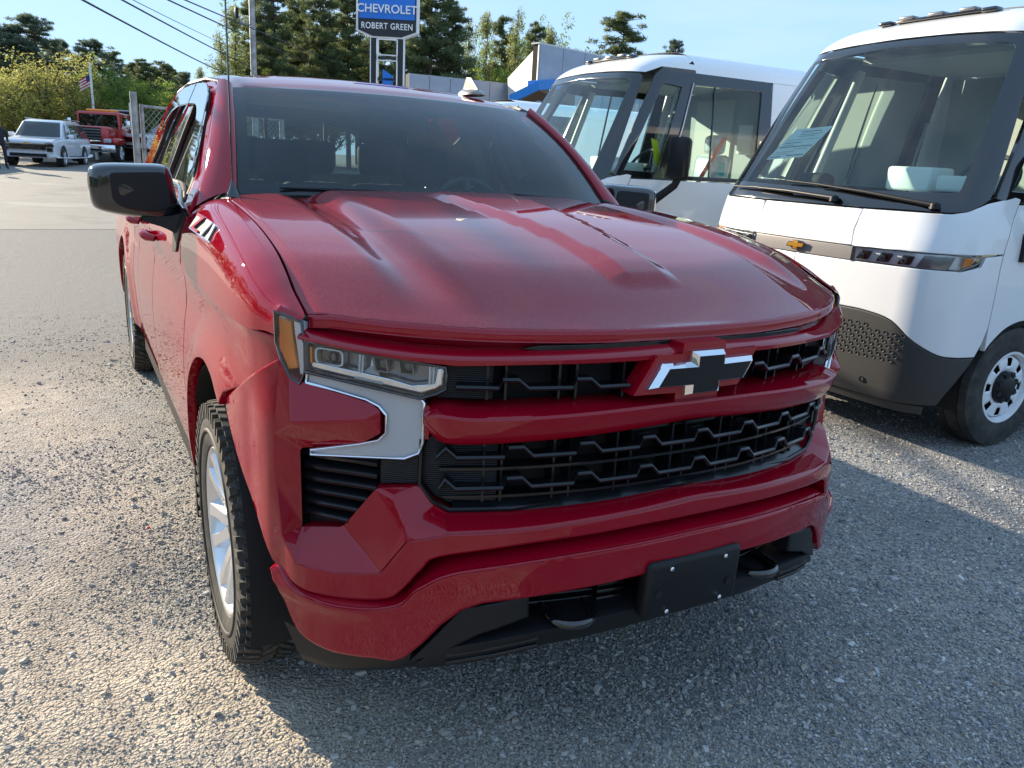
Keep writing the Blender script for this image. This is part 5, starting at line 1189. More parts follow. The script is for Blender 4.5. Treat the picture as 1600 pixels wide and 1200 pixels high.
def suv(loc,rz,label,paint='white_far',back=False):
    """large boxy SUV, nose towards -y in its own space"""
    S=empty('suv',loc,rz,label,'SUV')
    W=1.02; prof=[(-.02,.42),(-.05,.60),(-.02,.92),(.06,1.02),(1.05,1.12),(1.35,1.16),(1.38,1.17)]
    # lower body: sections along y, each a half outline
    secs=[]
    for y,zt,wd,zb in ((0,.98,.90,.40),(.08,1.04,.95,.36),(.35,1.08,.995,.36),(1.2,1.14,1.01,.34),(1.6,1.17,1.02,.34),(3.2,1.18,1.02,.34),(4.9,1.19,1.01,.36),(5.55,1.18,.96,.42),(5.68,1.14,.90,.48)):
        secs.append([(-wd*.8,y,zt+.015),(-wd*.93,y,zt),(-wd,y,zt-.12),(-wd,y,.75),(-wd*.985,y,zb+.1),(-wd*.95,y,zb)])
    full=[s_+[(-x,y,z) for x,y,z in s_[::-1]] for s_ in secs]
    V,F=loft([r+[r[0]] for r in full],2,2); n=len(V)//( (len(secs)-1)*2+1)
    F.append(tuple(range(n-1))); F.append(tuple(len(V)-n+i for i in range(n-1))); b=MB(); b.add(V,F); body=b.make('body',paint,S,40)
    gh=[]
    for y,z,wd in ((1.35,1.16,.90),(2.15,1.82,.74),(2.5,1.90,.72),(4.6,1.90,.72),(5.35,1.80,.70),(5.62,1.18,.86)): gh.append((y,z,wd))
    V=[];  rows=[]
    for y,z,wd in gh: rows.append([(-.93,min(max(y,1.35),5.62),1.16),(-wd-.02,y,z-.04),(-wd+.06,y,z),(wd-.06,y,z),(wd+.02,y,z-.04),(.93,min(max(y,1.35),5.62),1.16)])
    V,F=loft(rows,1,1); mesh('cabin',V,F,paint,body,35)
    g=lambda t,a,b: [a[i]+(b[i]-a[i])*t for i in range(3)]
    mesh('windshield',[(-.84,1.36,1.21),(.84,1.36,1.21),(.68,2.10,1.80),(-.68,2.10,1.80)],[(0,1,2,3)],'far_glass',S)
    for s in (-1,1):
        for y0,y1,t0,t1 in ((1.75,2.75,2.25,2.75),(2.85,3.85,2.85,3.85),(3.98,5.30,3.98,5.05)):
            mesh('side_window',[(s*.955,y0,1.22),(s*.955,y1,1.22),(s*.80,t1,1.76),(s*.80,t0,1.76)],[(0,1,2,3)],'far_glass',S)
        MB().tube([(s*.76,2.5,1.94),(s*.76,4.8,1.94)],.025,6).make('roof_rail','steel',S,50)
        mm=rbox('door_mirror',(s*1.13,1.85,1.25),(.22,.14,.17),.05,paint,S); MB().box((s*1.02,1.87,1.20),(.10,.08,.06)).make('mirror_arm','black_plastic',mm)
        for y in (2.72,3.6): MB().box((s*(1.028),y,1.02),(.02,.16,.03)).make('door_handle',paint,S)
        MB().box((s*.99,2.9,.40),(.10,2.3,.10)).make('running_board','black_plastic',S)
        hl=MB().box((s*.72,-.045,.86),(.46,.14,.10)).make('headlight','lens_clear',S); MB().box((s*.72,-.03,.86),(.44,.12,.09)).make('reflector','gloss_black',hl)
        MB().box((s*.80,-.06,.965),(.30,.12,.025)).make('running_light','drl_white',S)
        MB().box((s*.80,-.05,.70),(.20,.10,.14)).make('fog_lamp','gloss_black',S)
        for y in (1.02,4.2): 
            wheel_simple('wheel',(s*.925,y,.40),.40,.27,S,(s,0,0))
            MB().lathe([(0,0),(0,.455)],'x',28,0,(s*1.026,y,.43)).make('wheel_arch','deep_black',S)
        MB().box((s*.86,5.69,1.0),(.16,.03,.42)).make('tail_light','red_lens',S)
    MB().box((0,-.055,.80),(1.30,.10,.24)).make('grille','gloss_black',S); MB().box((0,-.10,.90),(1.50,.06,.035)).make('chrome_strip','chrome',S); MB().box((0,-.07,.47),(1.3,.12,.12)).make('lower_grille','deep_black',S); MB().box((0,-.125,.92),(.22,.02,.05)).make('emblem','gold',S)
    mesh('rear_window',[(.78,5.63,1.25),(-.78,5.63,1.25),(-.62,5.42,1.74),(.62,5.42,1.74)],[(0,1,2,3)],'far_glass',S)
    MB().box((0,5.70,.75),(.5,.02,.14)).make('licence_plate','sign_white',S); MB().box((0,5.66,.55),(1.9,.12,.22)).make('rear_bumper','black_plastic',S)
    return S
def place(px,py,d): p=at(px,py,d); return (p.x,p.y,gz(p.x,p.y))
p=at(44,230,38.5); su=suv((p.x,p.y,gz(p.x,p.y)+.0),R(-15),'white SUV facing the camera across the lot, in front of the tow truck')
p=at(-12,230,37.5); suv((p.x-1.2,p.y+4.5,gz(p.x,p.y)),R(165),'white SUV parked nose away at the left edge, its red tail light showing')
# tow truck
def towtruck(loc,rz):
    S=empty('tow_truck',loc,rz,'red flatbed tow truck with chrome grille parked behind the white SUV','tow truck')
    for nm,c,d,m_,r in (('cab',(0,2.3,1.75),(2.05,1.7,1.35),'red_far',.10),('bonnet',(0,.85,1.28),(1.75,1.5,.85),'red_far',.14),('bumper',(0,-.02,.68),(2.35,.25,.36),'chrome',.06),('chassis',(0,5.0,.75),(.9,8.6,.35),'deep_black',.03)): rbox(nm,c,d,r,m_,S)
    fl=rbox('flatbed',(0,6.6,1.22),(2.45,6.4,.18),.03,'red_far',S); rbox('headboard',(0,3.55,1.9),(2.3,.12,1.3),.03,'deep_black',S)
    gl=MB().box((0,.08,1.28),(1.0,.06,.72)).make('grille','deep_black',S)
    for k in range(5): MB().box((0,.03,1.02+.13*k),(1.0,.06,.06)).make('grille_bar','chrome',gl)
    mesh('windshield',[(-.92,1.435,1.62),(.92,1.435,1.62),(.88,1.435,2.30),(-.88,1.435,2.30)],[(0,1,2,3)],'far_glass',S)
    rbox('light_bar',(0,2.2,2.50),(1.5,.3,.12),.04,'orange_lens',S)
    for s in (-1,1):
        mesh('side_window',[(s*1.03,1.62,1.62),(s*1.03,2.7,1.62),(s*1.03,2.65,2.22),(s*1.03,1.75,2.22)],[(0,1,2,3)],'far_glass',S)
        rbox('headlight',(s*.78,.10,1.05),(.36,.12,.20),.05,'drl_white',S); rbox('fender',(s*1.0,.95,1.02),(.45,1.35,.36),.14,'red_far',S); rbox('door_mirror',(s*1.38,1.55,1.85),(.18,.12,.42),.03,'chrome',S)
        MB().tube([(s*1.0,1.6,1.6),(s*1.34,1.55,1.75)],.02,6).make('mirror_arm','chrome',S)
        for y in (.95,7.0,8.1): wheel_simple('wheel',(s*1.0,y,.50),.50,.30,S,(s,0,0))
        rbox('tool_box',(s*1.0,4.6,.85),(.35,1.4,.5),.03,'steel',S)
    MB().tube([(.95,3.4,1.2),(.95,3.4,3.0)],.05,8).make('exhaust_stack','chrome',S,50)
    return S
p=at(141,230,45); towtruck((p.x,p.y,gz(p.x,p.y)-.0),R(-20))
# grey car carried at the end of the lot, seen above the flatbed
p=at(212,225,46); suv((p.x,p.y,gz(p.x,p.y)+.35),R(-60),'pale SUV half hidden beyond the tow truck and the fence post','white_far')
p=at(200,205,50); db=empty('dumpster',(p.x,p.y,gz(p.x,p.y)),R(-10),'dark steel container standing behind the tow truck','container'); rbox('container_body',(0,0,1.25),(1.2,2.5,2.5),.05,'cloth_dark',db); rbox('container_rim',(0,0,2.5),(1.3,2.6,.10),.03,'steel',db)
# person at the left edge
def person():
    p=at(2,240,36); base=Vector((p.x,p.y,gz(p.x,p.y)))
    me=bpy.data.meshes.new('person'); J=[(0,0,.98),(0,0,1.15),(0,.01,1.38),(0,0,1.50),(0,-.01,1.60),(0,-.02,1.72),
      (-.19,0,1.40),(-.25,.02,1.14),(-.24,-.10,.92),(.19,0,1.40),(.25,.02,1.14),(.24,-.08,.92),
      (-.10,0,.92),(-.11,-.02,.50),(-.12,.02,.09),(-.13,-.14,.04),(.10,0,.92),(.12,-.04,.50),(.13,0,.09),(.14,-.16,.04)]
    E=[(0,1),(1,2),(2,3),(3,4),(4,5),(2,6),(6,7),(7,8),(2,9),(9,10),(10,11),(0,12),(12,13),(13,14),(14,15),(0,16),(16,17),(17,18),(18,19)]
    me.from_pydata(J,E,[]); o=link('person',me,'cloth_dark'); sk=o.modifiers.new('skin','SKIN'); o.modifiers.new('s','SUBSURF').levels=2
    rad=[.15,.14,.17,.06,.09,.09,.08,.055,.04,.08,.055,.04,.10,.075,.05,.045,.10,.075,.05,.045]
    for v,r in zip(me.skin_vertices[0].data,rad): v.radius=(r,r*.8)
    me.skin_vertices[0].data[0].use_root=True
    bpy.context.view_layer.update(); m2=bpy.data.meshes.new_from_object(o.evaluated_get(bpy.context.evaluated_depsgraph_get())); o.modifiers.clear(); o.data=m2
    m2.materials.clear(); m2.materials.append(M['cloth_dark']); m2.materials.append(M['skin'])
    for f in m2.polygons: f.use_smooth=True; c=f.center; f.material_index=1 if (c.z>1.50 or (c.z<.99 and abs(c.x)>.2)) else 0
    o.location=base; o.rotation_euler=(0,0,R(20)); tag(o,'person in dark clothes standing beside the parked SUVs at the left edge','person')
    bm=bmesh.new(); bmesh.ops.create_uvsphere(bm,u_segments=16,v_segments=10,radius=.105); bmesh.ops.scale(bm,verts=bm.verts,vec=(.92,1.05,.75)); bmesh.ops.translate(bm,verts=bm.verts,vec=(0,.015,1.745)); me=bpy.data.meshes.new('hair'); bm.to_mesh(me); bm.free(); link('hair',me,'hair',o)
    for s in (-1,1): bm=bmesh.new(); bmesh.ops.create_uvsphere(bm,u_segments=8,v_segments=6,radius=.012); bmesh.ops.translate(bm,verts=bm.verts,vec=(s*.035,-.095,1.68)); me=bpy.data.meshes.new('eye'); bm.to_mesh(me); bm.free(); link('eye',me,'deep_black',o)
    MB().box((0,-.115,1.65),(.022,.03,.04)).make('nose','skin',o)
person()
# ---- fence gate: posts, rails and diamond wire
g0=at(212,205,12.6); fg=empty('chain_link_fence',(g0.x,g0.y,gz(g0.x,g0.y)),0,'galvanised chain link fence section with a thick end post left of the pickup','fence')
dirf=Vector((1,.55,0)).normalized()
H=2.12
MB().tube([(0,0,-.0),(0,0,H+.10)],.045,12).make('post','galvanised',fg,50); MB().tube([(.11*dirf.x,.11*dirf.y,0),(.11*dirf.x,.11*dirf.y,H-.05)],.028,10).make('post','galvanised',fg,50)
MB().tube([dirf*2.6,dirf*2.6+Vector((0,0,H))],.04,10).make('post','galvanised',fg,50)
for z in (H-.08,.12): MB().tube([dirf*.1+Vector((0,0,z)),dirf*2.6+Vector((0,0,z))],.021,8).make('rail','galvanised',fg,50)
for z in (1.5,.7): MB().box((.055*dirf.x,.055*dirf.y,z),(.16,.06,.03)).make('hinge','galvanised',fg)
mb=MB(); st=.085
zz0,zz1=.14,H-.1; hh=zz1-zz0
k=-hh
while k<2.5:
    for sg in (1,-1):
        a0,a1=k,k+hh; z0,z1=(zz0,zz1) if sg>0 else (zz1,zz0)
        def cl(a0,z0,a1,z1):
            pts=[]
            for a,z in ((a0,z0),(a1,z1)): pts.append([a,z])
            d=(z1-z0)/(a1-a0)
            if pts[0][0]<.12: pts[0]=[.12,z0+d*(.12-a0)]
            if pts[1][0]>2.58: pts[1]=[2.58,z0+d*(2.58-a0)]
            return pts
        P_=cl(a0,z0,a1,z1)
        if P_[0][0]<P_[1][0]-.01: mb.tube([dirf*P_[0][0]+Vector((0,0,P_[0][1])),dirf*P_[1][0]+Vector((0,0,P_[1][1]))],.0035,4,cap=False)
    k+=st
tag(mb.make('wire_mesh','galvanised',fg),kind='stuff')
# ---- flag pole, light pole, sign pylon
p=at(146,170,49); b=Vector((p.x,p.y,gz(p.x,p.y))); fpz=at(137,97,49).z-b.z
fp_=empty('flagpole',b,0,'tall pale flagpole flying a limp striped flag in front of the trees','flagpole'); MB().tube([(0,0,0),(0,0,fpz)],[.09,.05],10).make('pole','sign_white',fp_,50)
V=[];F=[]; dv_=Vector((-cy_,sy_,0)); n=12
fz=at(137,112,49).z-b.z
for i in range(n+1):
    for j in range(9):
        t=i/n; u=j/8; V.append(dv_*(t*.62)+Vector((0,.07*math.sin(t*9+u*3),fz-.10-u*.55-t*.32)))
F=[(i*9+j,i*9+j+1,(i+1)*9+j+1,(i+1)*9+j) for i in range(n) for j in range(8)]; mi=[]
for i in range(n):
    for j in range(8): mi.append(2 if (i<5 and j<4) else (j%2))
fo=mesh('flag',V,F,['flag_red','flag_white','flag_blue'],None,60,mi); fo.location=b; tag(fo,'limp red and white striped flag hanging from the pale pole','flag')
p=at(395,60,25); b=Vector((p.x,p.y,gz(p.x,p.y))); up=empty('light_pole',b,0,'slim grey metal light pole rising behind the pickup roof, small lamp arm on it','light pole')
hz=at(391,-60,25).z-b.z; MB().tube([(0,0,0),(0,0,hz)],[.10,.075],12).make('pole','galvanised',up,50)
az=at(391,38,25).z-b.z; MB().tube([(0,0,az),-RGT*.25+Vector((0,0,az+.02)),-RGT*.42+Vector((0,0,az+.22))],.025,8).make('arm','galvanised',up,50); rbox('flood_lamp',-RGT*.42+Vector((0,0,az+.3)),(.10,.10,.28),.03,'black_plastic',up)
# pylon sign
D=27.0; zb=gz(*at(606,60,D).xy); cx=at(605,60,D)
rx=Vector((cy_,-sy_,0)); py_=lambda y:at(605,y,D).z
sg_=empty('sign_pylon',(cx.x,cx.y,zb),0,'tall dealership pylon sign with blue and black panels on two legs','sign')
def sp(x,y,o=0): # x metres right, y pixel row -> local
    return rx*x+Vector((sy_,cy_,0))*o+Vector((0,0,py_(y)-zb))
u=D*1.03/FPX
def slab(name,pts,o0,o1,m_,par): mb=MB(); mb.prism(pts,lambda x,y:sp(x,y,o0),lambda x,y:sp(x,y,o1)); return mb.make(name,m_,par)
hw=43*u
slab('sign_edge',[(-hw,-60),(hw,-60),(hw,50),(22*u,60),(-22*u,60),(-hw,50)],-.02,.25,'sign_white',sg_)
fc=slab('sign_face',[(-hw+3*u,-57),(hw-3*u,-57),(hw-3*u,48.5),(20*u,57.5),(-20*u,57.5),(-hw+3*u,48.5)],-.05,.0,'sign_black',sg_)
slab('sign_panel',[(-hw+4.5*u,-50),(hw-4.5*u,-50),(hw-4.5*u,30.5),(-hw+4.5*u,30.5)],-.08,-.0,'sign_blue',sg_)
nrm=Vector((-sy_,-cy_,0))
text_mesh('sign_text','CHEVROLET',.335,'sign_white',sg_,frame(sp(0,15.5,-.10),rx,Vector((0,0,1)),nrm),.015,1.0,1.0)
text_mesh('sign_text','ROBERT GREEN',.25,'sign_white',sg_,frame(sp(0,42,-.07),rx,Vector((0,0,1)),nrm),.012,1.1,.84)
for x in (-18.5*u,18.5*u):
    mb=MB(); a=sp(x,56,.1); mb.box((a.x,a.y,a.z/2),(.20,.20,a.z),Matrix.Rotation(-YAW,3,'Z')); lg=mb.make('leg','sign_black',sg_)
    for d in (-.105,.105): b_=a+rx*d; mb=MB(); mb.box((b_.x,b_.y,a.z/2),(.03,.215,a.z),Matrix.Rotation(-YAW,3,'Z')); mb.make('leg_trim','sign_white',lg)
for y0,y1 in ((89,92),(122,126)): slab('cross_bar',[(-16*u,y0),(16*u,y0),(16*u,y1),(-16*u,y1)],0,.2,'sign_black',sg_)
for y0,y1 in ((61,87),(94,160)):
    for (a0,b0,a1,b1) in ((-15*u,y0,15*u,y0+1.6),(-15*u,y1-1.6,15*u,y1),(-15*u,y0,-13.4*u,y1),(13.4*u,y0,15*u,y1)): slab('inner_frame',[(a0,b0),(a1,b0),(a1,b1),(a0,b1)],-.02,.02,'sign_white',sg_)
slab('small_panel',[(-6*u,108),(8*u,118),(8*u,135),(-6*u,135)],.0,.04,'sign_blue',sg_)
# ---- dealership building: panelled box with slanted entry wall and blue canopy edge
DB=30.; bl=empty('dealership_building',(0,0,0),0,'grey panelled showroom with a raised block, slanted wall coloured as sunlit and blue canopy edge','building')
zr=lambda px,py,d:at(px,py,d)
def wallface(p0,p1,ztop,zbot,m_,cols,rows_,name='panel',thick=.08,toff=None):
    """wall from p0 to p1 (ground xy), clad in separate panels with recessed joints"""
    p0=Vector((p0[0],p0[1],0)); p1=Vector((p1[0],p1[1],0)); d=p1-p0; L_=d.length; d.normalize(); nn_=Vector((d.y,-d.x,0)); 
    if nn_.dot(CAM-p0)<0: nn_=-nn_
    mb=MB(); mb.add([p0+Vector((0,0,zbot)),p1+Vector((0,0,zbot)),p1+Vector((0,0,ztop-.02)),p0+Vector((0,0,ztop-.02))]+[p0-nn_*.3+Vector((0,0,zbot)),p1-nn_*.3+Vector((0,0,zbot)),p1-nn_*.3+Vector((0,0,ztop-.02)),p0-nn_*.3+Vector((0,0,ztop-.02))],[(0,1,2,3),(7,6,5,4),(3,2,6,7),(0,4,5,1),(1,5,6,2),(0,3,7,4)]); wl=mb.make('wall','deep_black',bl)
    shared={}
    g=.02
    for i in range(cols):
        for j in range(rows_):
            w_=L_/cols-g; h_=(ztop-zbot)/rows_-g; c=p0+d*((i+.5)*L_/cols)+Vector((0,0,zbot+(j+.5)*(ztop-zbot)/rows_))+nn_*.03
            key=1
            if key not in shared:
                mb=MB(); mb.box((0,0,0),(w_,.06,h_)); o=mb.make(name,m_,bl); shared[key]=o
            else: o=shared[key].copy(); COL.objects.link(o)
            o.location=c; o.rotation_euler=(0,0,math.atan2(d.y,d.x)); 
    return wl
a=at(843,68,DB); e=at(1060,80,DB+6.5); wallface(a.xy,e.xy,a.z,a.z-3.9,'cladding_blue',7,3)
# slanted wall, sunlight put into its colour (a wedge leaning out from the corner)
lo=at(793,122,DB+2.2); ztop_=a.z
A0=Vector((a.x,a.y,a.z)); A1=Vector((a.x,a.y,a.z-3.9)); B0=Vector((lo.x,lo.y,lo.z+.0)); tip=at(800,160,DB+2.); B1=Vector((tip.x,tip.y,a.z-3.9))
def quadpiece(name,P_,m_,par,th=.08):
    n_=(P_[1]-P_[0]).cross(P_[2]-P_[0]).normalized(); 
    if n_.dot(CAM-P_[0])<0: n_=-n_
    k=len(P_); return mesh(name,[p for p in P_]+[p-n_*th for p in P_],[tuple(range(k)),tuple(range(2*k-1,k-1,-1))]+[(i,k+i,k+(i+1)%k,(i+1)%k) for i in range(k)],m_,par)
backp=quadpiece('slanted_wall_core',[A0,B0,B1,A1],'deep_black',bl)
sh=(CAM-A0).normalized()*.04
mid0=A0.lerp(A1,.42); midB=B0.lerp(B1,.34)
for P_ in ([A0,B0,midB,mid0],[mid0,midB,B1,A1]):
    c=sum(P_,Vector())/4; quadpiece('slanted_panel',[c+(p-c)*.985+sh for p in P_],'cladding_sunlit',bl,.03)
# low wing to the left
l0=at(638,114,DB+1); l1=at(795,124,DB+2.5); wallface(l0.xy,l1.xy,l0.z,l0.z-3.6,'cladding_blue',5,5)
wz=at(842,132,DB-.3); 
q0=at(842,135,DB-.6); q1=at(900,131,DB+1.2); ql=at(795,163,DB-.2)
def bar3(name,p,q,h,dp,m_): 
    d=(q-p).normalized(); mb=MB(); up=Vector((0,0,1)); nn_=Vector((d.y,-d.x,0)).normalized(); 
    if nn_.dot(CAM-p)<0: nn_=-nn_
    mb.add([p,q,q+up*h,p+up*h]+[x-nn_*dp for x in (p,q,q+up*h,p+up*h)],[(0,1,2,3),(7,6,5,4),(0,4,5,1),(1,5,6,2),(2,6,7,3),(3,7,4,0)]); return mb.make(name,m_,bl)
bar3('canopy_edge',q0-Vector((0,0,.12)),q1-Vector((0,0,.12)),.32,.5,'canopy_blue'); bar3('canopy_edge',ql,q0-Vector((0,0,.12)),.32,.5,'canopy_blue')
quadpiece('canopy_soffit',[q0-Vector((0,0,.13)),q1-Vector((0,0,.13)),q1-Vector((0,0,.8)),ql-Vector((0,0,.1))],'soffit_brown',bl,.1)
# gull-free parapet coping
bar3('coping',Vector((a.x,a.y,a.z))+sh,Vector((e.x,e.y,a.z))+sh,.05,.4,'cladding_sunlit')
# ---- overhead wires
def wire(a_,b_,sag,r,label):
    P_=[a_.lerp(b_,t)-Vector((0,0,sag*4*t*(1-t))) for t in np.linspace(0,1,25)]; o=MB().tube(P_,r,5).make('overhead_wire','wire_black'); tag(o,label,'power line','overhead wires crossing the sky')
for (x0,y0,x1,y1,r,lb) in ((100,-25,345,110,.022,'thick overhead wire, lowest of those crossing the sky at left'),(180,-15,395,104,.018,'overhead wire second from the left, running down to the light pole'),(196,-15,380,80,.008,'thin overhead wire close beside the second one from the left'),(250,-15,480,95,.016,'overhead wire fourth from the left, passing in front of the pines'),(275,-15,520,92,.014,'overhead wire farthest right of those crossing the sky')):
    a_=at(x0,y0,17); b_=at(x1,y1,44); d=(a_-b_); a_=a_+d*.5; b_=b_-d*.25; wire(a_,b_,.12,r,lb)
# ---- trees
def leafmat(name,c0,c1,trans=.35):
    m=bpy.data.materials.new(name); m.use_nodes=True; n=m.node_tree.nodes; l=m.node_tree.links.new; b=n['Principled BSDF']; b.inputs['Roughness'].default_value=.6; b.inputs['Specular IOR Level'].default_value=.2
    g=n.new('ShaderNodeTexNoise'); g.inputs['Scale'].default_value=1.3; g.inputs['Detail'].default_value=5; t=n.new('ShaderNodeTexCoord'); l(t.outputs['Object'],g.inputs[0]); r=n.new('ShaderNodeValToRGB'); r.color_ramp.elements[0].position=.35; r.color_ramp.elements[1].position=.65
    r.color_ramp.elements[0].color=(*c0,1); r.color_ramp.elements[1].color=(*c1,1); l(g.outputs['Fac'],r.inputs[0]); l(r.outputs[0],b.inputs['Base Color'])
    tr=n.new('ShaderNodeBsdfTranslucent'); l(r.outputs[0],tr.inputs[0]); mx_=n.new('ShaderNodeMixShader'); mx_.inputs[0].default_value=trans; l(b.outputs[0],mx_.inputs[1]); l(tr.outputs[0],mx_.inputs[2]); l(mx_.outputs[0],n['Material Output'].inputs[0]); M[name]=m
leafmat('needles',(.10,.135,.06),(.21,.24,.10),.5); leafmat('leaves_green',(.13,.21,.045),(.28,.36,.08),.5); leafmat('leaves_yellow',(.22,.23,.06),(.44,.42,.13),.55); leafmat('leaves_thin',(.17,.20,.07),(.33,.35,.13),.5); leafmat('needles_blue',(.095,.13,.095),(.18,.22,.14),.5)
def leaves_mesh(C,size,rs,ncard,flat=0.,elong=1.,wid=.5):
    """C: cluster centres (n,3), radius in col 3; ncard quads per cluster"""
    n=len(C); N=n*ncard; ctr=np.repeat(C[:,:3],ncard,0); rad=np.repeat(C[:,3],ncard); d=rs.normal(size=(N,3)); d/=np.linalg.norm(d,axis=1)[:,None]; r=rs.uniform(.2,1,N)**.5
    off=d*(rad*r)[:,None]; off[:,2]*=(1-flat); P=ctr+off
    a=rs.normal(size=(N,3)); a/=np.linalg.norm(a,axis=1)[:,None]; b=np.cross(a,rs.normal(size=(N,3))); b/=np.linalg.norm(b,axis=1)[:,None]
    s=size*rs.uniform(.6,1.4,N); a*= (s*elong)[:,None]; b*=(s*wid)[:,None]
    return np.stack([P-a,P-b*.9,P+a,P+b],1)
def tree_parts(kind,rs,h=12.,wd=4.):
    tr=MB(); cl=[]
    if kind=='pine':
        tr.tube([(0,0,0),(.1,.05,h*.5),(0,.1,h*.97)],[.028*h*.7,.018*h*.7,.02],8)
        z=h*.22
        while z<h*.98:
            f=(h-z)/h; R_=wd*(.18+.95*f**.8)*rs.uniform(.7,1.15); k=rs.randint(4,7)
            for q in range(k):
                th=rs.uniform(0,6.28); L_=R_*rs.uniform(.55,1.1); e=Vector((L_*math.cos(th),L_*math.sin(th),z+L_*rs.uniform(-.15,.22)))
                tr.tube([(0,.05,z),e*.5+Vector((0,0,z*.5)),e],[.05,.03,.01],4,cap=False)
                m_=max(2,int(L_/ .55))
                for t in range(m_): 
                    u=(t+1)/m_; cl.append((e.x*u+rs.normal()*.16,e.y*u+rs.normal()*.16,z+(e.z-z)*u+.08+rs.normal()*.06,.50*(.6+.5*f)*rs.uniform(.6,1.25)))
            z+=rs.uniform(.20,.36)*(h/12)
    elif kind=='thin':
        tr.tube([(0,0,0),(.15,0,h*.5),(-.1,.1,h)],[.16,.10,.02],8)
        for q in range(46):
            z=h*rs.uniform(.25,.97); th=rs.uniform(0,6.28); L_=wd*rs.uniform(.3,1.)*(1.15-z/h); e=Vector((L_*math.cos(th),L_*math.sin(th),z+L_*.55)); tr.tube([(0,0,z),e.lerp(Vector((0,0,z)),.5)+Vector((0,0,.1)),e],[.04,.025,.008],4,cap=False)
            for t in range(4): u=(t+1)/4; cl.append((e.x*u+rs.normal()*.3,e.y*u+rs.normal()*.3,z+(e.z-z)*u+rs.normal()*.2,.45))
    else:
        tr.tube([(0,0,0),(.1,0,h*.3),(.0,.1,h*.6)],[.26,.20,.10],8)
        for q in range(26):
            th=rs.uniform(0,6.28); z0=h*rs.uniform(.12,.55); L_=wd*rs.uniform(.5,1.); z1=min(h,z0+h*rs.uniform(.1,.45)); e=Vector((L_*math.cos(th)*(1-.35*(z1/h)),L_*math.sin(th)*(1-.35*(z1/h)),z1)); tr.tube([(0,0,z0),e*.5+Vector((0,0,z0*.5+.2)),e],[.09,.05,.015],4,cap=False)
            for t in range(7): u=rs.uniform(.35,1.1); cl.append((e.x*u+rs.normal()*.5,e.y*u+rs.normal()*.5,z0+(e.z-z0)*u+rs.normal()*.4,.62))
    return tr,np.array(cl)
protos={}
def tree_proto(key,kind,leaf,seed,h,wd,size,ncard,elong):
    rs=np.random.RandomState(seed); tr,cl=tree_parts(kind,rs,h,wd); Q=leaves_mesh(cl,size,rs,ncard,.55 if kind=='pine' else .1,elong,.22 if kind=='pine' else .5); n=len(Q)
    me=bpy.data.meshes.new('crown'); me.vertices.add(n*4); me.vertices.foreach_set('co',Q.reshape(-1)); me.loops.add(n*4); me.loops.foreach_set('vertex_index',np.arange(n*4,dtype=np.int32)); me.polygons.add(n); me.polygons.foreach_set('loop_start',np.arange(0,n*4,4,dtype=np.int32)); me.polygons.foreach_set('loop_total',np.full(n,4,dtype=np.int32)); me.update(calc_edges=True); me.materials.append(M[leaf])
    tm=bpy.data.meshes.new('trunk'); tm.from_pydata(tr.V,[],tr.F); tm.materials.append(M['bark']); protos[key]=(me,tm,h)
for i in range(3): tree_proto('pine%d'%i,'pine','needles',10+i,12,3.6,.10,60,2.0)
tree_proto('bpine','pine','needles_blue',21,12,4.2,.10,60,2.0)
for i in range(2): tree_proto('green%d'%i,'round','leaves_green',30+i,9,3.4,.10,80,1.); 
for i in range(2): tree_proto('yellow%d'%i,'round','leaves_yellow',40+i,8,3.6,.075,60,1.)
for i in range(2): tree_proto('thin%d'%i,'thin','leaves_thin',50+i,12,2.6,.085,28,1.)
def tree(px,ytop,d,key,wx,label,name='pine_tree',group='trees beyond the lot',cat='tree'):
    p=at(px,200,d); zt=at(px,ytop,d).z; g=gz(p.x,p.y)-.1; me,tm,h=protos[key]; s=(zt-g)/h
    e=empty(name,(p.x,p.y,g),random.uniform(0,6.28),label,cat,group); e.scale=(s*wx,s*wx,s)
    for nm,dt in (('crown',me),('trunk',tm)): o=bpy.data.objects.new(nm,dt); COL.objects.link(o); o.parent=e
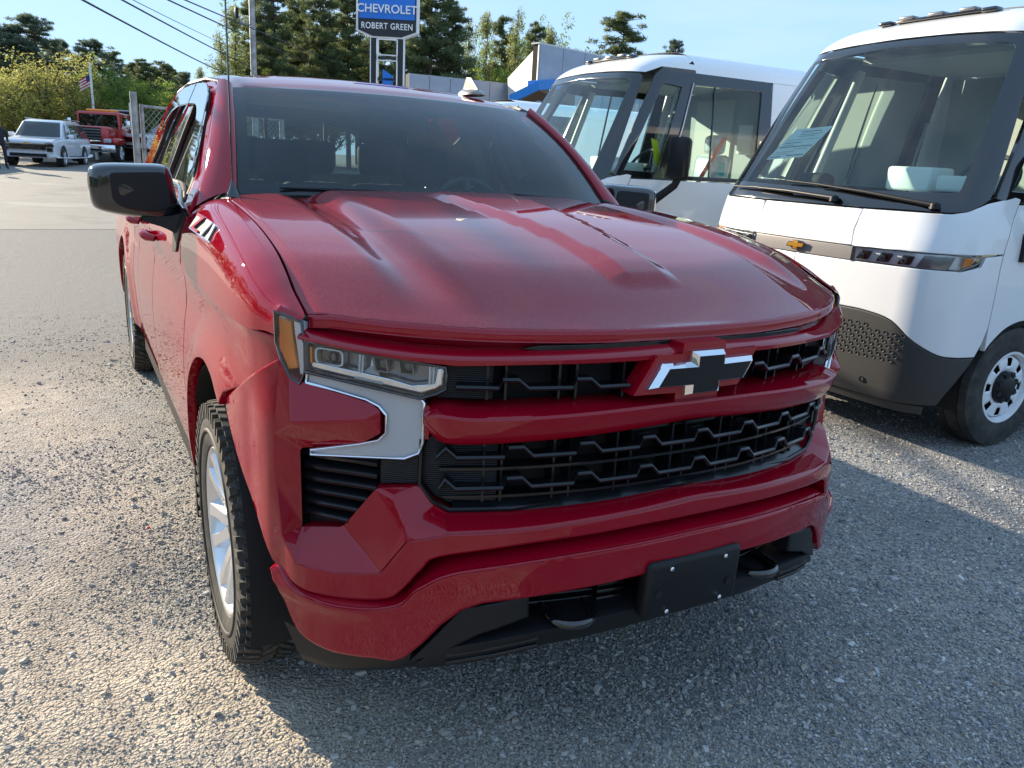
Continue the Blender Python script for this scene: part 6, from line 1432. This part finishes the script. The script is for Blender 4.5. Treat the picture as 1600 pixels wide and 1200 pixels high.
TL=[ # px, top row, distance, kind, width factor, label, name
(-15,22,62,'bpine',1.3,'dark pine at the very left edge of the picture','pine_tree'),(30,38,60,'bpine',1.25,'dark pine behind the yellow budding tree, left one of the pair','pine_tree'),(68,24,60,'bpine',1.25,'tall dark pine peaking above the yellow budding tree','pine_tree'),(100,62,62,'bpine',1.2,'shorter dark pine on the right slope of the left pine group','pine_tree'),
(20,80,50,'yellow0',1.3,'yellow green budding tree behind the parked SUVs, left one','budding_tree'),(78,70,50,'yellow1',1.35,'yellow green budding tree with the highest pale crown behind the white SUV','budding_tree'),(125,108,51,'yellow0',1.0,'low yellow green budding tree next to the flagpole','budding_tree'),(-20,110,49,'yellow1',1.0,'yellow green budding tree cut by the left edge','budding_tree'),
(152,62,56,'bpine',1.2,'dark feathery pine just right of the flagpole','pine_tree'),(185,80,58,'pine1',1.0,'dark pine between the flagpole and the fence post','pine_tree'),(172,100,52,'green0',1.0,'bright green tree behind the red tow truck','leafy_tree'),(205,112,53,'green1',.9,'mid green tree above the dark container','leafy_tree'),(150,120,54,'green1',.9,'low green tree directly behind the flagpole','leafy_tree'),
(232,90,60,'pine2',1.0,'dark pine above the fence post','pine_tree'),(262,96,60,'pine0',1.0,'dark pine between the fence and the pickup roof','pine_tree'),(292,112,62,'bpine',.8,'small dark pine just left of the pickup roof corner','pine_tree'),(318,104,64,'thin1',.7,'thin small tree touching the pickup roof corner','thin_tree'),
(350,50,44,'thin0',.9,'thin light green tree left of the light pole','thin_tree'),(372,8,46,'thin1',1.0,'tall airy tree directly left of the light pole','thin_tree'),(402,-30,48,'pine0',.75,'tall pine right behind the light pole','pine_tree'),(432,-45,47,'pine1',.75,'tall pine between the light pole and the pylon sign, left of three','pine_tree'),(470,-30,50,'pine2',.8,'tall pine between the light pole and the pylon sign, middle of three','pine_tree'),(505,-50,48,'pine0',.8,'tall pine between the light pole and the pylon sign, right of three','pine_tree'),(545,-25,50,'pine1',.8,'tall pine just left of the pylon sign','pine_tree'),(585,-40,52,'pine2',.8,'tall pine directly behind the pylon sign','pine_tree'),
(640,-30,48,'pine0',.75,'tall dense pine just right of the pylon sign','pine_tree'),(672,-60,46,'pine1',.85,'tallest dense pine right of the pylon sign, its top out of frame','pine_tree'),(705,-5,47,'pine2',.75,'dense pine on the right side of the tall pine group','pine_tree'),(728,30,50,'thin0',.7,'bare thin tree beside the tall pine group','thin_tree'),
(755,16,50,'thin1',.7,'feathery tree left of the showroom block, with a pale crown','thin_tree'),(778,22,52,'pine0',.6,'slim pine in the middle of the group left of the showroom block','pine_tree'),(800,12,50,'thin0',.75,'tallest feathery tree left of the showroom block','thin_tree'),(828,28,52,'pine2',.6,'slim pine at the left edge of the showroom block','pine_tree'),(850,40,54,'thin1',.7,'feathery tree peeking over the showroom corner','thin_tree'),(876,47,56,'green0',.7,'bright green rounded treetop over the showroom','leafy_tree'),
(760,85,49,'green1',.9,'low bright green bush like tree above the low showroom wing','leafy_tree'),(960,15,58,'pine0',1.15,'lone dark pine rising over the middle of the showroom roof','pine_tree'),(1043,60,75,'bpine',.6,'small distant pine over the right end of the showroom','pine_tree'),
(8,60,66,'green1',1.3,'green treetop filling the gap between the left pines','leafy_tree'),(52,66,66,'green0',1.3,'green treetop behind the left pines, low in the gap','leafy_tree'),(130,86,63,'pine0',1.1,'dark pine just left of the flagpole top','pine_tree'),(215,98,64,'pine1',1.1,'dark pine filling the line behind the fence post','pine_tree'),(248,104,66,'bpine',1.1,'dark pine in the back row above the fence','pine_tree'),(278,106,66,'pine2',1.1,'dark pine in the back row left of the pickup roof','pine_tree'),(306,118,66,'green1',1.2,'green treetop low beside the pickup roof corner','leafy_tree'),(240,128,55,'green0',1.3,'green bush like tree just above the chain link','leafy_tree'),(285,132,56,'green1',1.2,'green bush like tree between fence and pickup roof','leafy_tree'),
(420,20,58,'green0',.9,'broad leafy tree seen between the pines left of the sign','leafy_tree'),(490,10,60,'green1',.9,'broad leafy tree seen between the pines nearer the sign','leafy_tree'),(560,30,60,'green0',.9,'broad leafy tree behind the sign legs','leafy_tree'),(780,40,60,'green1',.8,'broad leafy tree behind the feathery trees at the showroom','leafy_tree'),(825,50,60,'green0',.7,'leafy tree just behind the showroom corner','leafy_tree'),
(450,75,52,'green0',.9,'green undergrowth tree low behind the pickup roof, left one','leafy_tree'),(520,80,54,'green1',.9,'green undergrowth tree low behind the pickup roof, right one','leafy_tree'),(395,72,50,'green1',.8,'yellow green low tree behind the light pole','leafy_tree'),(690,70,55,'green0',.9,'low green tree behind the tall pines right of the sign','leafy_tree')]
for t in TL: tree(t[0],t[1],t[2],t[3],t[4],t[5],t[6])

# ---- unseen trees added left of and behind the camera, for reflections in paint
def added_woodland():
    rs=np.random.RandomState(77); C=[]
    for k in range(620):
        a=rs.uniform(R(-205),R(-12)); r=rs.uniform(40,50); x,y=CAM.x+r*math.sin(a),CAM.y+r*math.cos(a); h=rs.uniform(2,7.5)+2*math.sin(a*9); C.append((x,y,h,rs.uniform(1.2,2.4)))
        C.append((x,y,h*.4,2.2))
    Q=leaves_mesh(np.array(C),.32,rs,26,.1,1.,.6); n=len(Q); me=bpy.data.meshes.new('added_woodland'); me.vertices.add(n*4); me.vertices.foreach_set('co',Q.reshape(-1)); me.loops.add(n*4); me.loops.foreach_set('vertex_index',np.arange(n*4,dtype=np.int32)); me.polygons.add(n); me.polygons.foreach_set('loop_start',np.arange(0,n*4,4,dtype=np.int32)); me.polygons.foreach_set('loop_total',np.full(n,4,dtype=np.int32)); me.update(calc_edges=True)
    tag(link('added_woodland',me,None),'unseen mass of green trees added to be mirrored in paint and glass','added_woodland',kind='stuff'); me.materials.append(M['needles'])
added_woodland()

# small red plastic bits lying on the gravel
for (x_,y_,r_,lb) in ((232,827,.007,'tiny bright red plastic bit lying on the sunlit gravel left of the front wheel'),(58,666,.005,'tiny faded red plastic bit on the sunlit gravel near the left edge')):
    d=FWD+RGT*((x_-800)/FPX)-UPV*((y_-600)/FPX); p=CAM+d*(-CAM.z/d.z); tag(rbox('red_fragment',(p.x,p.y,.008),(r_*2,r_*1.5,r_),r_*.25,'red_lens'),lb,'fragment')
